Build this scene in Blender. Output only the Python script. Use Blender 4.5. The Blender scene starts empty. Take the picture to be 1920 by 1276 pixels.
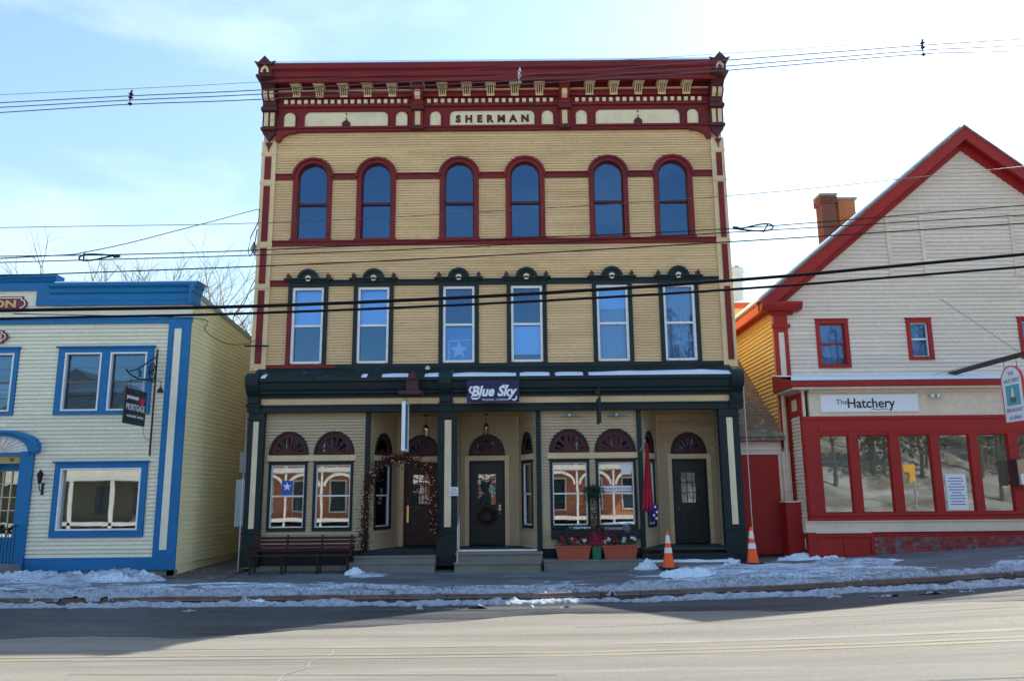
import bpy, math, random
import numpy as np
from mathutils import Matrix, Vector
random.seed(7); rng=np.random.RandomState(5)
S=bpy.context.scene; COL=S.collection; R=math.radians
# ------------------------------------------------------------ camera, sky, sun, exposure
cam=bpy.data.cameras.new('camera'); co=bpy.data.objects.new('camera',cam); COL.objects.link(co)
cam.sensor_width=36.0; cam.lens=1490/1920*36; cam.clip_end=2000; cam.clip_start=0.05
co.matrix_world=Matrix.Translation((0,0,1.9))@Matrix.Rotation(R(90+10.95),4,'X')@Matrix.Rotation(R(-0.55),4,'Z')
S.camera=co
SUN=Vector((0.785*math.cos(R(44)),0.62*math.cos(R(44)),math.sin(R(44)))).normalized()
w=bpy.data.worlds.new('World'); S.world=w; w.use_nodes=True
nt=w.node_tree; nt.nodes.clear()
out=nt.nodes.new('ShaderNodeOutputWorld'); bg=nt.nodes.new('ShaderNodeBackground'); sk=nt.nodes.new('ShaderNodeTexSky')
sk.sky_type='NISHITA'; sk.sun_disc=False; sk.sun_elevation=R(44); sk.sun_rotation=math.atan2(0.785,0.62)
sk.altitude=200; sk.air_density=1.7; sk.dust_density=1.6; sk.ozone_density=4.5
bg.inputs[1].default_value=0.15
# thin winter cloud veil: mixes the clear sky towards a pale even white by a soft noise
tc=nt.nodes.new('ShaderNodeTexCoord'); mp=nt.nodes.new('ShaderNodeMapping'); mp.inputs['Scale'].default_value=(1.0,1.0,3.2)
no=nt.nodes.new('ShaderNodeTexNoise'); no.inputs['Scale'].default_value=2.6; no.inputs['Detail'].default_value=7; no.inputs['Roughness'].default_value=0.58
cr=nt.nodes.new('ShaderNodeMapRange'); cr.inputs[1].default_value=0.46; cr.inputs[2].default_value=0.68; cr.inputs[3].default_value=0.0; cr.inputs[4].default_value=0.20
mx=nt.nodes.new('ShaderNodeMixRGB'); mx.inputs[2].default_value=(7.5,8.1,8.6,1)
L=nt.links.new
L(tc.outputs['Generated'],mp.inputs[0]); L(mp.outputs[0],no.inputs['Vector']); L(no.outputs[0],cr.inputs[0]); L(cr.outputs[0],mx.inputs[0])
L(sk.outputs[0],mx.inputs[1]); L(mx.outputs[0],bg.inputs[0]); L(bg.outputs[0],out.inputs[0])
sl=bpy.data.lights.new('sun','SUN'); sl.energy=5.0; sl.angle=R(0.53); sl.color=(1.0,0.93,0.80)
so=bpy.data.objects.new('sun',sl); COL.objects.link(so); so.rotation_euler=SUN.to_track_quat('Z','Y').to_euler(); so.location=(20,10,30)
S.view_settings.view_transform='Standard'; S.view_settings.look='None'; S.view_settings.gamma=1.0
S.view_settings.exposure=0.82
try: S.view_settings.use_curve_mapping=False
except Exception: pass
S.render.engine='CYCLES'
S.cycles.max_bounces=8; S.cycles.transparent_max_bounces=12

# ------------------------------------------------------------ materials
MATS={}
def newmat(name):
    m=bpy.data.materials.new(name); m.use_nodes=True
    n=m.node_tree; b=n.nodes['Principled BSDF']; return m,n,b
def N(n,t,**k):
    o=n.nodes.new(t)
    for a,v in k.items():
        if a.startswith('i_'): o.inputs[a[2:].replace('_',' ')].default_value=v
        else: setattr(o,a,v)
    return o
def paint(name,c,rough=0.55,dirt=0.35,dcol=None,chip=0.0,chipc=(0.30,0.27,0.23),var=0.06,scale=1.0,stretch=(1,1,1),bump=0.15):
    """painted wood: blotchy fading, small grime, optional peeled chips, each board slightly different"""
    if name in MATS: return MATS[name]
    m,n,b=newmat(name); l=n.links.new
    g=N(n,'ShaderNodeNewGeometry'); mp=N(n,'ShaderNodeMapping'); mp.inputs['Scale'].default_value=stretch
    l(g.outputs['Position'],mp.inputs[0])
    n1=N(n,'ShaderNodeTexNoise',i_Scale=0.9*scale,i_Detail=6,i_Roughness=0.62); l(mp.outputs[0],n1.inputs['Vector'])
    r1=N(n,'ShaderNodeMapRange'); r1.inputs[1].default_value=0.45; r1.inputs[2].default_value=0.78; r1.inputs[4].default_value=dirt
    l(n1.outputs[0],r1.inputs[0])
    dc=dcol or tuple(x*0.55 for x in c)
    m1=N(n,'ShaderNodeMixRGB'); m1.inputs[1].default_value=(*c,1); m1.inputs[2].default_value=(*dc,1); l(r1.outputs[0],m1.inputs[0])
    n2=N(n,'ShaderNodeTexNoise',i_Scale=14*scale,i_Detail=5,i_Roughness=0.7); l(mp.outputs[0],n2.inputs['Vector'])
    r2=N(n,'ShaderNodeMapRange'); r2.inputs[1].default_value=0.3; r2.inputs[2].default_value=0.7; r2.inputs[3].default_value=0.86; r2.inputs[4].default_value=1.1; l(n2.outputs[0],r2.inputs[0])
    oi=N(n,'ShaderNodeObjectInfo'); r3=N(n,'ShaderNodeMapRange'); r3.inputs[3].default_value=1-var; r3.inputs[4].default_value=1+var; l(oi.outputs['Random'],r3.inputs[0])
    mu=N(n,'ShaderNodeMath',operation='MULTIPLY'); l(r2.outputs[0],mu.inputs[0]); l(r3.outputs[0],mu.inputs[1])
    vs=N(n,'ShaderNodeVectorMath',operation='SCALE'); l(m1.outputs[0],vs.inputs[0]); l(mu.outputs[0],vs.inputs['Scale'])
    last=vs.outputs[0]
    if chip>0:
        n3=N(n,'ShaderNodeTexNoise',i_Scale=5.5*scale,i_Detail=9,i_Roughness=0.72); l(mp.outputs[0],n3.inputs['Vector'])
        r4=N(n,'ShaderNodeMapRange'); r4.inputs[1].default_value=0.72-chip*0.3; r4.inputs[2].default_value=0.74-chip*0.3; l(n3.outputs[0],r4.inputs[0])
        m2=N(n,'ShaderNodeMixRGB'); m2.inputs[2].default_value=(*chipc,1); l(r4.outputs[0],m2.inputs[0]); l(last,m2.inputs[1]); last=m2.outputs[0]
    l(last,b.inputs['Base Color']); b.inputs['Roughness'].default_value=rough; b.inputs['Specular IOR Level'].default_value=0.3
    bp=N(n,'ShaderNodeBump',i_Strength=bump,i_Distance=0.01); l(n2.outputs[0],bp.inputs['Height']); l(bp.outputs[0],b.inputs['Normal'])
    MATS[name]=m; return m
def plain(name,c,rough=0.6,metal=0.0,emit=0):
    if name in MATS: return MATS[name]
    m,n,b=newmat(name); b.inputs['Base Color'].default_value=(*c,1); b.inputs['Roughness'].default_value=rough; b.inputs['Metallic'].default_value=metal
    nn=N(n,'ShaderNodeTexNoise',i_Scale=30,i_Detail=3); r=N(n,'ShaderNodeMapRange'); r.inputs[3].default_value=max(0,rough-0.1); r.inputs[4].default_value=min(1,rough+0.1)
    n.links.new(nn.outputs[0],r.inputs[0]); n.links.new(r.outputs[0],b.inputs['Roughness'])
    if emit: b.inputs['Emission Color'].default_value=(*c,1); b.inputs['Emission Strength'].default_value=emit
    MATS[name]=m; return m
def glass(name,refl,tint=(0.85,0.9,0.9),wave=0.02,wscale=1.6,gc=(0.95,0.97,1,1)):
    m,n,b=newmat(name); n.nodes.remove(b); l=n.links.new; o=n.nodes['Material Output']
    t=N(n,'ShaderNodeBsdfTransparent'); t.inputs[0].default_value=(*tint,1)
    gl=N(n,'ShaderNodeBsdfGlossy'); gl.inputs['Roughness'].default_value=0.012; gl.inputs[0].default_value=gc
    g=N(n,'ShaderNodeNewGeometry'); nn=N(n,'ShaderNodeTexNoise',i_Scale=wscale,i_Detail=1.5,i_Roughness=0.4); l(g.outputs['Position'],nn.inputs['Vector'])
    bp=N(n,'ShaderNodeBump',i_Strength=1.0,i_Distance=wave); l(nn.outputs[0],bp.inputs['Height']); l(bp.outputs[0],gl.inputs['Normal'])
    lw=N(n,'ShaderNodeLayerWeight',i_Blend=0.25); r=N(n,'ShaderNodeMapRange'); r.inputs[3].default_value=refl; r.inputs[4].default_value=1.0; l(lw.outputs['Fresnel'],r.inputs[0])
    mx=N(n,'ShaderNodeMixShader'); l(r.outputs[0],mx.inputs[0]); l(t.outputs[0],mx.inputs[1]); l(gl.outputs[0],mx.inputs[2]); l(mx.outputs[0],o.inputs[0])
    MATS[name]=m; return m
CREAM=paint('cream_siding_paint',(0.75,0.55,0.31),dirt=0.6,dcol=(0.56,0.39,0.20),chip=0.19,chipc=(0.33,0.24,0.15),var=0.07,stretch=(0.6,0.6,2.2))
CREAML=paint('shaded_storefront_siding',(0.52,0.42,0.28),dirt=0.5,dcol=(0.38,0.31,0.21),chip=0.14,chipc=(0.33,0.27,0.2),var=0.07,stretch=(0.6,0.6,2.2))  # greyer than the upper cream, darkened again to put recess shade into it
CREAM_T=paint('cream_trim_paint',(0.72,0.54,0.32),dirt=0.5,chip=0.15,var=0.03)
CREAM_P=paint('cream_panel_paint',(0.78,0.68,0.46),dirt=0.45,chip=0.2,var=0.02,scale=2)
REDT=paint('oxblood_trim_paint',(0.19,0.013,0.015),dirt=0.75,dcol=(0.08,0.010,0.015),chip=0.19,chipc=(0.42,0.26,0.22),var=0.05,stretch=(0.5,1,1.6))
GREEN=paint('dark_green_trim_paint',(0.006,0.022,0.024),dirt=0.5,dcol=(0.03,0.02,0.03),chip=0.08,chipc=(0.22,0.22,0.2),var=0.1)
GREENW=paint('worn_green_trim_paint',(0.006,0.021,0.023),dirt=0.5,dcol=(0.03,0.02,0.03),chip=0.28,chipc=(0.30,0.30,0.28),var=0.1)
MAROON=paint('maroon_paint',(0.085,0.018,0.022),dirt=0.5,chip=0.1,chipc=(0.2,0.1,0.1),var=0.05)
DOORG=paint('dark_door_paint',(0.02,0.032,0.036),rough=0.4,dirt=0.3,var=0.02)
DOORB=paint('brown_door_paint',(0.035,0.018,0.014),rough=0.4,dirt=0.3,var=0.02)
WHITE=paint('white_window_paint',(0.78,0.79,0.80),rough=0.4,dirt=0.15,var=0.03)
BLUE=paint('bright_blue_paint',(0.006,0.165,0.41),rough=0.5,dirt=0.6,dcol=(0.02,0.12,0.28),chip=0.05,chipc=(0.3,0.4,0.45),var=0.04)
BSIDE=paint('pale_grey_siding_paint',(0.80,0.77,0.62),dirt=0.25,dcol=(0.68,0.65,0.52),var=0.05,stretch=(0.6,0.6,2.2))
BFLANK=paint('pale_yellow_siding_paint',(0.88,0.80,0.47),dirt=0.4,dcol=(0.68,0.58,0.34),var=0.02)
HSIDE=paint('greige_siding_paint',(0.76,0.655,0.55),dirt=0.45,dcol=(0.62,0.51,0.39),var=0.06,stretch=(0.6,0.6,2.2))
HTRIM=paint('greige_trim_paint',(0.74,0.62,0.50),dirt=0.4,chip=0.08,var=0.03)
HRED=paint('barn_red_paint',(0.36,0.020,0.017),dirt=0.7,dcol=(0.22,0.017,0.020),chip=0.07,chipc=(0.3,0.2,0.17),var=0.05)
HYEL=paint('yellow_siding_paint',(0.84,0.64,0.26),dirt=0.4,dcol=(0.70,0.50,0.19),var=0.06)
STONE=paint('grey_step_stone',(0.22,0.22,0.21),rough=0.8,dirt=0.6,dcol=(0.12,0.10,0.08),chip=0.15,chipc=(0.45,0.48,0.52),var=0.08,scale=1.5)
WOODG=paint('grey_step_wood',(0.23,0.23,0.20),rough=0.8,dirt=0.6,dcol=(0.13,0.11,0.09),chip=0.12,chipc=(0.4,0.42,0.4),var=0.08,stretch=(0.3,1,1))
FOUND=paint('grey_foundation',(0.25,0.24,0.22),rough=0.9,dirt=0.6,var=0.05)
BRICKW=paint('worn_painted_brick',(0.30,0.05,0.05),rough=0.9,dirt=0.2,chip=0.62,chipc=(0.16,0.15,0.17),var=0.25,scale=0.8)
BRICK=paint('orange_red_brick',(0.20,0.065,0.045),rough=0.9,dirt=0.6,dcol=(0.16,0.06,0.045),var=0.22,scale=2)
BRICKO=paint('orange_flat_brick',(0.55,0.17,0.06),rough=0.9,dirt=0.4,var=0.2,scale=2)
MORTAR=plain('mortar',(0.30,0.27,0.24),0.95)
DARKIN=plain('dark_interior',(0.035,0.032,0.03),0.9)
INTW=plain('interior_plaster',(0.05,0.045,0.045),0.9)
IRON=plain('black_iron',(0.015,0.015,0.018),0.45,0.4)
CABLE=plain('black_cable_jacket',(0.010,0.009,0.014),0.9); CABLE.node_tree.nodes['Principled BSDF'].inputs['Specular IOR Level'].default_value=0.1
WIRE=plain('grey_wire',(0.06,0.065,0.085),0.45,0.3)
GALV=plain('galvanised_metal',(0.55,0.57,0.58),0.35,0.8)
BRASS=plain('brass',(0.7,0.5,0.22),0.3,0.9)
BENCHM=paint('bench_maroon_paint',(0.05,0.009,0.012),rough=0.45,dirt=0.4,var=0.1)
ORANGE=plain('cone_orange_plastic',(0.95,0.11,0.012),0.45)
REFLW=plain('cone_white_sleeve',(0.75,0.76,0.78),0.35)
RUBBER=plain('black_rubber',(0.02,0.02,0.02),0.8)
TERRA=paint('terracotta_planter_plastic',(0.42,0.10,0.06),rough=0.6,dirt=0.3,var=0.04)
BUCKET=plain('green_bucket_plastic',(0.01,0.16,0.08),0.45)
LEAFG=plain('fir_green',(0.02,0.06,0.03),0.7)
LEAFR=plain('dried_red_leaf',(0.06,0.014,0.013),0.8)
BERRY=plain('berry_red',(0.40,0.02,0.05),0.5)
PETALW=plain('white_petal',(0.75,0.78,0.85),0.6)
PETALR=plain('red_petal',(0.45,0.02,0.04),0.6)
BULB=plain('warm_bulb',(1.0,0.66,0.38),0.4,0,0.9)
PANELB=plain('meter_box_paint',(0.33,0.42,0.48),0.5,0.2)
BARK=paint('winter_bark',(0.27,0.225,0.20),rough=0.9,dirt=0.5,var=0.15,scale=4)
CURT=plain('pale_curtain',(0.42,0.47,0.52),0.9)
BLIND=plain('pale_blue_blind',(0.50,0.76,0.98),0.7)
HCURT=plain('mauve_curtain',(0.26,0.24,0.36),0.9)
FLAGR=plain('flag_red',(0.42,0.012,0.03),0.8); FLAGB=plain('flag_blue',(0.01,0.02,0.20),0.8); FLAGW=plain('flag_white',(0.8,0.8,0.85),0.8)
SIGNB=plain('sign_navy',(0.009,0.011,0.075),0.6); SIGNW=plain('sign_white',(0.80,0.84,0.90),0.5); SIGNK=plain('sign_black',(0.012,0.012,0.016),0.35)
SIGNM=plain('sign_maroon',(0.14,0.018,0.022),0.5); GOLD=plain('sign_gold',(0.70,0.45,0.18),0.5); INK=plain('ink_black',(0.03,0.03,0.035),0.6)
SIGNR=plain('sign_red',(0.60,0.03,0.06),0.5); SEA=plain('sign_sea_blue',(0.03,0.22,0.33),0.4); SIGNT=plain('sign_teal',(0.10,0.40,0.48),0.5); LETB=plain('letter_blue',(0.12,0.16,0.40),0.5)
PAPER=plain('white_paper',(0.75,0.78,0.82),0.7); CARD=plain('brown_card',(0.45,0.30,0.20),0.8); YELL=plain('signal_yellow',(0.75,0.38,0.02),0.5)
RUST=plain('rust_maroon',(0.06,0.02,0.025),0.7)
GL_UP=glass('upper_window_glass',0.085,(0.80,0.90,1.0),0.0012,0.9,(0.34,0.62,1.0,1))
GL_ST=glass('storefront_glass',0.22,(0.85,0.9,0.9),0.0010,1.1)
GL_H=glass('restaurant_glass',0.17,(0.88,0.92,0.90),0.0012,1.5)
GL_D=glass('door_glass',0.24,(0.5,0.55,0.55),0.005,2.0)
def snowmat(name='snow',dirt=0.0):
    m,n,b=newmat(name); l=n.links.new
    g=N(n,'ShaderNodeNewGeometry')
    n1=N(n,'ShaderNodeTexNoise',i_Scale=6,i_Detail=8,i_Roughness=0.75); l(g.outputs['Position'],n1.inputs['Vector'])
    n2=N(n,'ShaderNodeTexNoise',i_Scale=45 if dirt<.5 else 16,i_Detail=6,i_Roughness=0.8); l(g.outputs['Position'],n2.inputs['Vector'])
    r=N(n,'ShaderNodeMapRange'); r.inputs[1].default_value=0.60-dirt*0.22; r.inputs[2].default_value=0.72-dirt*0.1; l(n1.outputs[0],r.inputs[0])
    r2=N(n,'ShaderNodeMapRange'); r2.inputs[1].default_value=0.42; r2.inputs[2].default_value=0.6; r2.inputs[4].default_value=0.9; l(n2.outputs[0],r2.inputs[0])
    mu=N(n,'ShaderNodeMath',operation='MULTIPLY'); l(r.outputs[0],mu.inputs[0]); l(r2.outputs[0],mu.inputs[1])
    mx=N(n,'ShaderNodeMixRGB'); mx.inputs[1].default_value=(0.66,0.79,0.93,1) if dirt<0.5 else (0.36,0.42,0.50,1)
    mx.inputs[2].default_value=(0.22,0.20,0.18,1) if dirt<0.5 else (0.055,0.048,0.045,1)
    l(mu.outputs[0],mx.inputs[0]); l(mx.outputs[0],b.inputs['Base Color']); b.inputs['Roughness'].default_value=0.6
    b.inputs['Specular IOR Level'].default_value=0.35
    bp=N(n,'ShaderNodeBump',i_Strength=0.6,i_Distance=0.02); l(n2.outputs[0],bp.inputs['Height']); l(bp.outputs[0],b.inputs['Normal'])
    MATS[name]=m; return m
SNOW=snowmat(); SNOWD=snowmat('dirty_snow',1.0)
def icemat():
    m,n,b=newmat('trodden_icy_snow'); l=n.links.new
    g=N(n,'ShaderNodeNewGeometry'); mp=N(n,'ShaderNodeMapping'); mp.inputs['Scale'].default_value=(0.45,1.5,1); l(g.outputs['Position'],mp.inputs[0])
    n1=N(n,'ShaderNodeTexNoise',i_Scale=2.6,i_Detail=8,i_Roughness=0.68); l(mp.outputs[0],n1.inputs['Vector'])
    r=N(n,'ShaderNodeMapRange'); r.inputs[1].default_value=0.40; r.inputs[2].default_value=0.62; l(n1.outputs[0],r.inputs[0])
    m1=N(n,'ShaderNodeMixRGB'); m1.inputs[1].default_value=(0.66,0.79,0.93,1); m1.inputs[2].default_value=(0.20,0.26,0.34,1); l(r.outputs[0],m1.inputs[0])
    n2=N(n,'ShaderNodeTexNoise',i_Scale=22,i_Detail=6,i_Roughness=0.8); l(g.outputs['Position'],n2.inputs['Vector'])
    sx=N(n,'ShaderNodeSeparateXYZ'); l(g.outputs['Position'],sx.inputs[0])
    rk=N(n,'ShaderNodeMapRange'); rk.inputs[1].default_value=17.2; rk.inputs[2].default_value=19.0; rk.inputs[3].default_value=0.10; rk.inputs[4].default_value=0.0; l(sx.outputs['Y'],rk.inputs[0])
    ad=N(n,'ShaderNodeMath',operation='ADD'); l(n2.outputs[0],ad.inputs[0]); l(rk.outputs[0],ad.inputs[1])
    r2=N(n,'ShaderNodeMapRange'); r2.inputs[1].default_value=0.545; r2.inputs[2].default_value=0.60; r2.inputs[4].default_value=0.9; l(ad.outputs[0],r2.inputs[0])
    m2=N(n,'ShaderNodeMixRGB'); m2.inputs[2].default_value=(0.06,0.05,0.045,1); l(m1.outputs[0],m2.inputs[1]); l(r2.outputs[0],m2.inputs[0]); l(m2.outputs[0],b.inputs['Base Color'])
    b.inputs['Roughness'].default_value=0.55
    bp=N(n,'ShaderNodeBump',i_Strength=0.8,i_Distance=0.02); l(n2.outputs[0],bp.inputs['Height']); l(bp.outputs[0],b.inputs['Normal']); return m
ICE=icemat()
def groundmat(name,c1,c2,c3,sc,stretch,rough,lo=0.4,hi=0.65,fine=0.12,streak=None):
    m,n,b=newmat(name); l=n.links.new
    g=N(n,'ShaderNodeNewGeometry'); mp=N(n,'ShaderNodeMapping'); mp.inputs['Scale'].default_value=stretch; l(g.outputs['Position'],mp.inputs[0])
    n1=N(n,'ShaderNodeTexNoise',i_Scale=sc,i_Detail=8,i_Roughness=0.65); l(mp.outputs[0],n1.inputs['Vector'])
    r=N(n,'ShaderNodeMapRange'); r.inputs[1].default_value=lo; r.inputs[2].default_value=hi; l(n1.outputs[0],r.inputs[0])
    m1=N(n,'ShaderNodeMixRGB'); m1.inputs[1].default_value=(*c1,1); m1.inputs[2].default_value=(*c2,1); l(r.outputs[0],m1.inputs[0])
    n2=N(n,'ShaderNodeTexNoise',i_Scale=sc*2.3,i_Detail=6,i_Roughness=0.7); mp2=N(n,'ShaderNodeMapping'); mp2.inputs['Scale'].default_value=stretch; mp2.inputs['Location'].default_value=(31,7,3)
    l(g.outputs['Position'],mp2.inputs[0]); l(mp2.outputs[0],n2.inputs['Vector'])
    r2=N(n,'ShaderNodeMapRange'); r2.inputs[1].default_value=0.56; r2.inputs[2].default_value=0.68; l(n2.outputs[0],r2.inputs[0])
    m2=N(n,'ShaderNodeMixRGB'); m2.inputs[2].default_value=(*c3,1); l(m1.outputs[0],m2.inputs[1]); l(r2.outputs[0],m2.inputs[0])
    n3=N(n,'ShaderNodeTexNoise',i_Scale=22,i_Detail=9,i_Roughness=0.9); l(g.outputs['Position'],n3.inputs['Vector'])
    r3=N(n,'ShaderNodeMapRange'); r3.inputs[1].default_value=0.3; r3.inputs[2].default_value=0.7; r3.inputs[3].default_value=1-fine; r3.inputs[4].default_value=1+fine; l(n3.outputs[0],r3.inputs[0])
    vs=N(n,'ShaderNodeVectorMath',operation='SCALE'); l(m2.outputs[0],vs.inputs[0]); l(r3.outputs[0],vs.inputs['Scale'])
    l(vs.outputs[0],b.inputs['Base Color'])
    if isinstance(rough,tuple):
        r4=N(n,'ShaderNodeMapRange'); r4.inputs[3].default_value=rough[0]; r4.inputs[4].default_value=rough[1]; l(r.outputs[0],r4.inputs[0]); l(r4.outputs[0],b.inputs['Roughness'])
    else: b.inputs['Roughness'].default_value=rough
    bp=N(n,'ShaderNodeBump',i_Strength=0.35,i_Distance=0.008); l(n3.outputs[0],bp.inputs['Height']); l(bp.outputs[0],b.inputs['Normal'])
    MATS[name]=m; return m
ROAD=groundmat('salted_asphalt',(0.20,0.188,0.158),(0.145,0.138,0.122),(0.235,0.222,0.19),1.2,(0.10,1.6,1),0.9,fine=0.30)
ROADW=groundmat('damp_shaded_asphalt',(0.028,0.032,0.040),(0.065,0.07,0.078),(0.045,0.05,0.058),1.1,(0.16,2.2,1),(0.35,0.8),fine=0.2)  # gutter damp, made darker so the colour also carries the building shade
WALK=groundmat('wet_pavement_concrete',(0.10,0.115,0.135),(0.16,0.18,0.20),(0.24,0.29,0.35),1.0,(0.5,1.2,1),(0.35,0.75),fine=0.15)
KERB=groundmat('muddy_kerb_granite',(0.13,0.075,0.055),(0.19,0.15,0.13),(0.10,0.08,0.07),2.0,(0.6,1,1),0.8,fine=0.3)
GROUND=groundmat('snowy_ground',(0.55,0.58,0.62),(0.33,0.33,0.31),(0.16,0.13,0.09),0.3,(1,1,1),0.9)
DIRT=groundmat('dark_alley_dirt',(0.07,0.055,0.045),(0.10,0.085,0.07),(0.3,0.33,0.36),1.5,(1,1,1),0.9)
def markmat(name,c,cov,base):
    m,n,b=newmat(name); l=n.links.new; g=N(n,'ShaderNodeNewGeometry'); mp=N(n,'ShaderNodeMapping'); mp.inputs['Scale'].default_value=(0.5,3,1); l(g.outputs['Position'],mp.inputs[0])
    n1=N(n,'ShaderNodeTexNoise',i_Scale=2.5,i_Detail=9,i_Roughness=0.75); l(mp.outputs[0],n1.inputs['Vector'])
    r=N(n,'ShaderNodeMapRange'); r.inputs[1].default_value=cov; r.inputs[2].default_value=cov+0.22; l(n1.outputs[0],r.inputs[0])
    m1=N(n,'ShaderNodeMixRGB'); m1.inputs[1].default_value=(*c,1); m1.inputs[2].default_value=(*base,1); l(r.outputs[0],m1.inputs[0]); l(m1.outputs[0],b.inputs['Base Color']); b.inputs['Roughness'].default_value=0.8
    MATS[name]=m; return m
YLINE=markmat('worn_yellow_paint',(0.28,0.23,0.13),0.34,(0.195,0.185,0.155))
WLINE=markmat('salt_streak',(0.25,0.24,0.21),0.36,(0.19,0.18,0.155))
SHINGLE=groundmat('grey_asphalt_shingle',(0.17,0.15,0.12),(0.24,0.22,0.17),(0.45,0.46,0.45),2.5,(1,1,1),0.95,fine=0.25)

# ------------------------------------------------------------ mesh helpers
class Fr:
    """a wall's own frame: s along the wall, d out from it, z up"""
    def __init__(s,x,y,ang=0.0): s.o=(x,y); s.u=(math.cos(ang),math.sin(ang)); s.n=(math.sin(ang),-math.cos(ang))
    def __call__(s,a,d,z): return (s.o[0]+s.u[0]*a+s.n[0]*d, s.o[1]+s.u[1]*a+s.n[1]*d, z)
WF=lambda a,d,z:(a,d,z)
BOXF=[(0,3,2,1),(4,5,6,7),(0,1,5,4),(1,2,6,5),(2,3,7,6),(3,0,4,7)]
class M:
    def __init__(s,fr=None): s.v=[]; s.f=[]; s.fr=fr or WF
    def add(s,vs,fs):
        b=len(s.v); s.v+= [s.fr(*p) for p in vs]; s.f+=[tuple(b+i for i in f) for f in fs]; return s
    def box(s,a0,a1,d0,d1,z0,z1):
        return s.add([(a0,d0,z0),(a1,d0,z0),(a1,d1,z0),(a0,d1,z0),(a0,d0,z1),(a1,d0,z1),(a1,d1,z1),(a0,d1,z1)],BOXF)
    def prism(s,poly,d0,d1):     # polygon in (a,z), extruded along d
        n=len(poly); vs=[(p[0],d0,p[1]) for p in poly]+[(p[0],d1,p[1]) for p in poly]
        fs=[tuple(range(n)),tuple(range(2*n-1,n-1,-1))]+[(i,(i+1)%n,n+(i+1)%n,n+i) for i in range(n)]
        return s.add(vs,fs)
    def profile(s,poly,a0,a1):   # polygon in (d,z), extruded along a
        n=len(poly); vs=[(a0,p[0],p[1]) for p in poly]+[(a1,p[0],p[1]) for p in poly]
        fs=[tuple(range(n)),tuple(range(2*n-1,n-1,-1))]+[(i,(i+1)%n,n+(i+1)%n,n+i) for i in range(n)]
        return s.add(vs,fs)
    def ring(s,outer,inner,d0,d1,closed=False):   # strip between two paths in (a,z)
        n=len(outer); vs=[]
        for o,i in zip(outer,inner): vs+=[(o[0],d1,o[1]),(i[0],d1,i[1]),(i[0],d0,i[1]),(o[0],d0,o[1])]
        fs=[]
        rngn=range(n if closed else n-1)
        for k in rngn:
            a=4*k; b=4*((k+1)%n)
            fs+=[(a,b,b+1,a+1),(a+1,b+1,b+2,a+2),(a+2,b+2,b+3,a+3),(a+3,b+3,b,a)]
        if not closed: fs+=[(0,1,2,3),(4*n-1,4*n-2,4*n-3,4*n-4)]
        return s.add(vs,fs)
    def tube(s,pts,r,n=6,cap=True):
        P=[Vector(p) for p in pts]; rs=r if isinstance(r,(list,tuple)) else [r]*len(P)
        vs=[];up=Vector((0,0,1))
        for i,p in enumerate(P):
            t=(P[min(i+1,len(P)-1)]-P[max(i-1,0)]).normalized()
            a=t.cross(up)
            if a.length<1e-3: a=t.cross(Vector((1,0,0)))
            a.normalize(); b=a.cross(t)
            for k in range(n):
                an=2*math.pi*k/n; q=p+(a*math.cos(an)+b*math.sin(an))*rs[i]; vs.append(tuple(q))
        fs=[(i*n+k,i*n+(k+1)%n,(i+1)*n+(k+1)%n,(i+1)*n+k) for i in range(len(P)-1) for k in range(n)]
        if cap: fs+=[tuple(range(n-1,-1,-1)),tuple((len(P)-1)*n+k for k in range(n))]
        return s.add(vs,fs)
    def lathe(s,c,prof,n=16,flat=1.0):    # prof: list (r,z) upward
        vs=[(c[0]+r*math.cos(2*math.pi*k/n),c[1]+r*flat*math.sin(2*math.pi*k/n),c[2]+z) for r,z in prof for k in range(n)]
        fs=[(i*n+k,i*n+(k+1)%n,(i+1)*n+(k+1)%n,(i+1)*n+k) for i in range(len(prof)-1) for k in range(n)]
        fs+=[tuple(range(n-1,-1,-1)),tuple((len(prof)-1)*n+k for k in range(n))]
        return s.add(vs,fs)
    def leaf(s,p,size,rnd=random):
        a=Vector((rnd.gauss(0,1),rnd.gauss(0,1),rnd.gauss(0,1))).normalized(); b=a.cross(Vector((rnd.gauss(0,1),rnd.gauss(0,1),rnd.gauss(0,1)))).normalized()
        p=Vector(p); return s.add([tuple(p-a*size),tuple(p+b*size*0.4),tuple(p+a*size),tuple(p-b*size*0.4)],[(0,1,2,3)])
def ref(o): return o
def link(name,me,mat,parent,loc=None):
    o=bpy.data.objects.new(name,me); COL.objects.link(o)
    if mat is not None and len(me.materials)==0: me.materials.append(mat)
    if loc is not None: o.location=loc
    if parent is not None:
        o.parent=parent
        w0=parent['_w'] if '_w' in parent else (0,0,0)
        o.matrix_parent_inverse=Matrix.Translation((-w0[0],-w0[1],-w0[2]))
    if loc is not None: o['_w']=[0.0,0.0,0.0]
    return o
def build(mb,name,mat,parent=None,smooth=False,stuff=False,label=None):
    me=bpy.data.meshes.new(name); me.from_pydata(mb.v,[],mb.f); me.validate(); 
    import bmesh
    bm=bmesh.new(); bm.from_mesh(me); bmesh.ops.recalc_face_normals(bm,faces=bm.faces); bm.to_mesh(me); bm.free()
    if smooth:
        for p in me.polygons: p.use_smooth=True
    o=link(name,me,mat,parent)
    if stuff: o['kind']='stuff'
    if label: o['label']=label
    return o
def thing(name,label,cat,loc=(0,0,0),group=None):
    o=bpy.data.objects.new(name,None); COL.objects.link(o); o.location=loc; o['_w']=[float(x) for x in loc]
    o['label']=label; o['category']=cat
    if group: o['group']=group
    o.empty_display_size=0.2; return o
def tag(o,label,cat,group=None):
    o['label']=label; o['category']=cat
    if group: o['group']=group
    return o
def struct(o): o['kind']='structure'; return o
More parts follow.
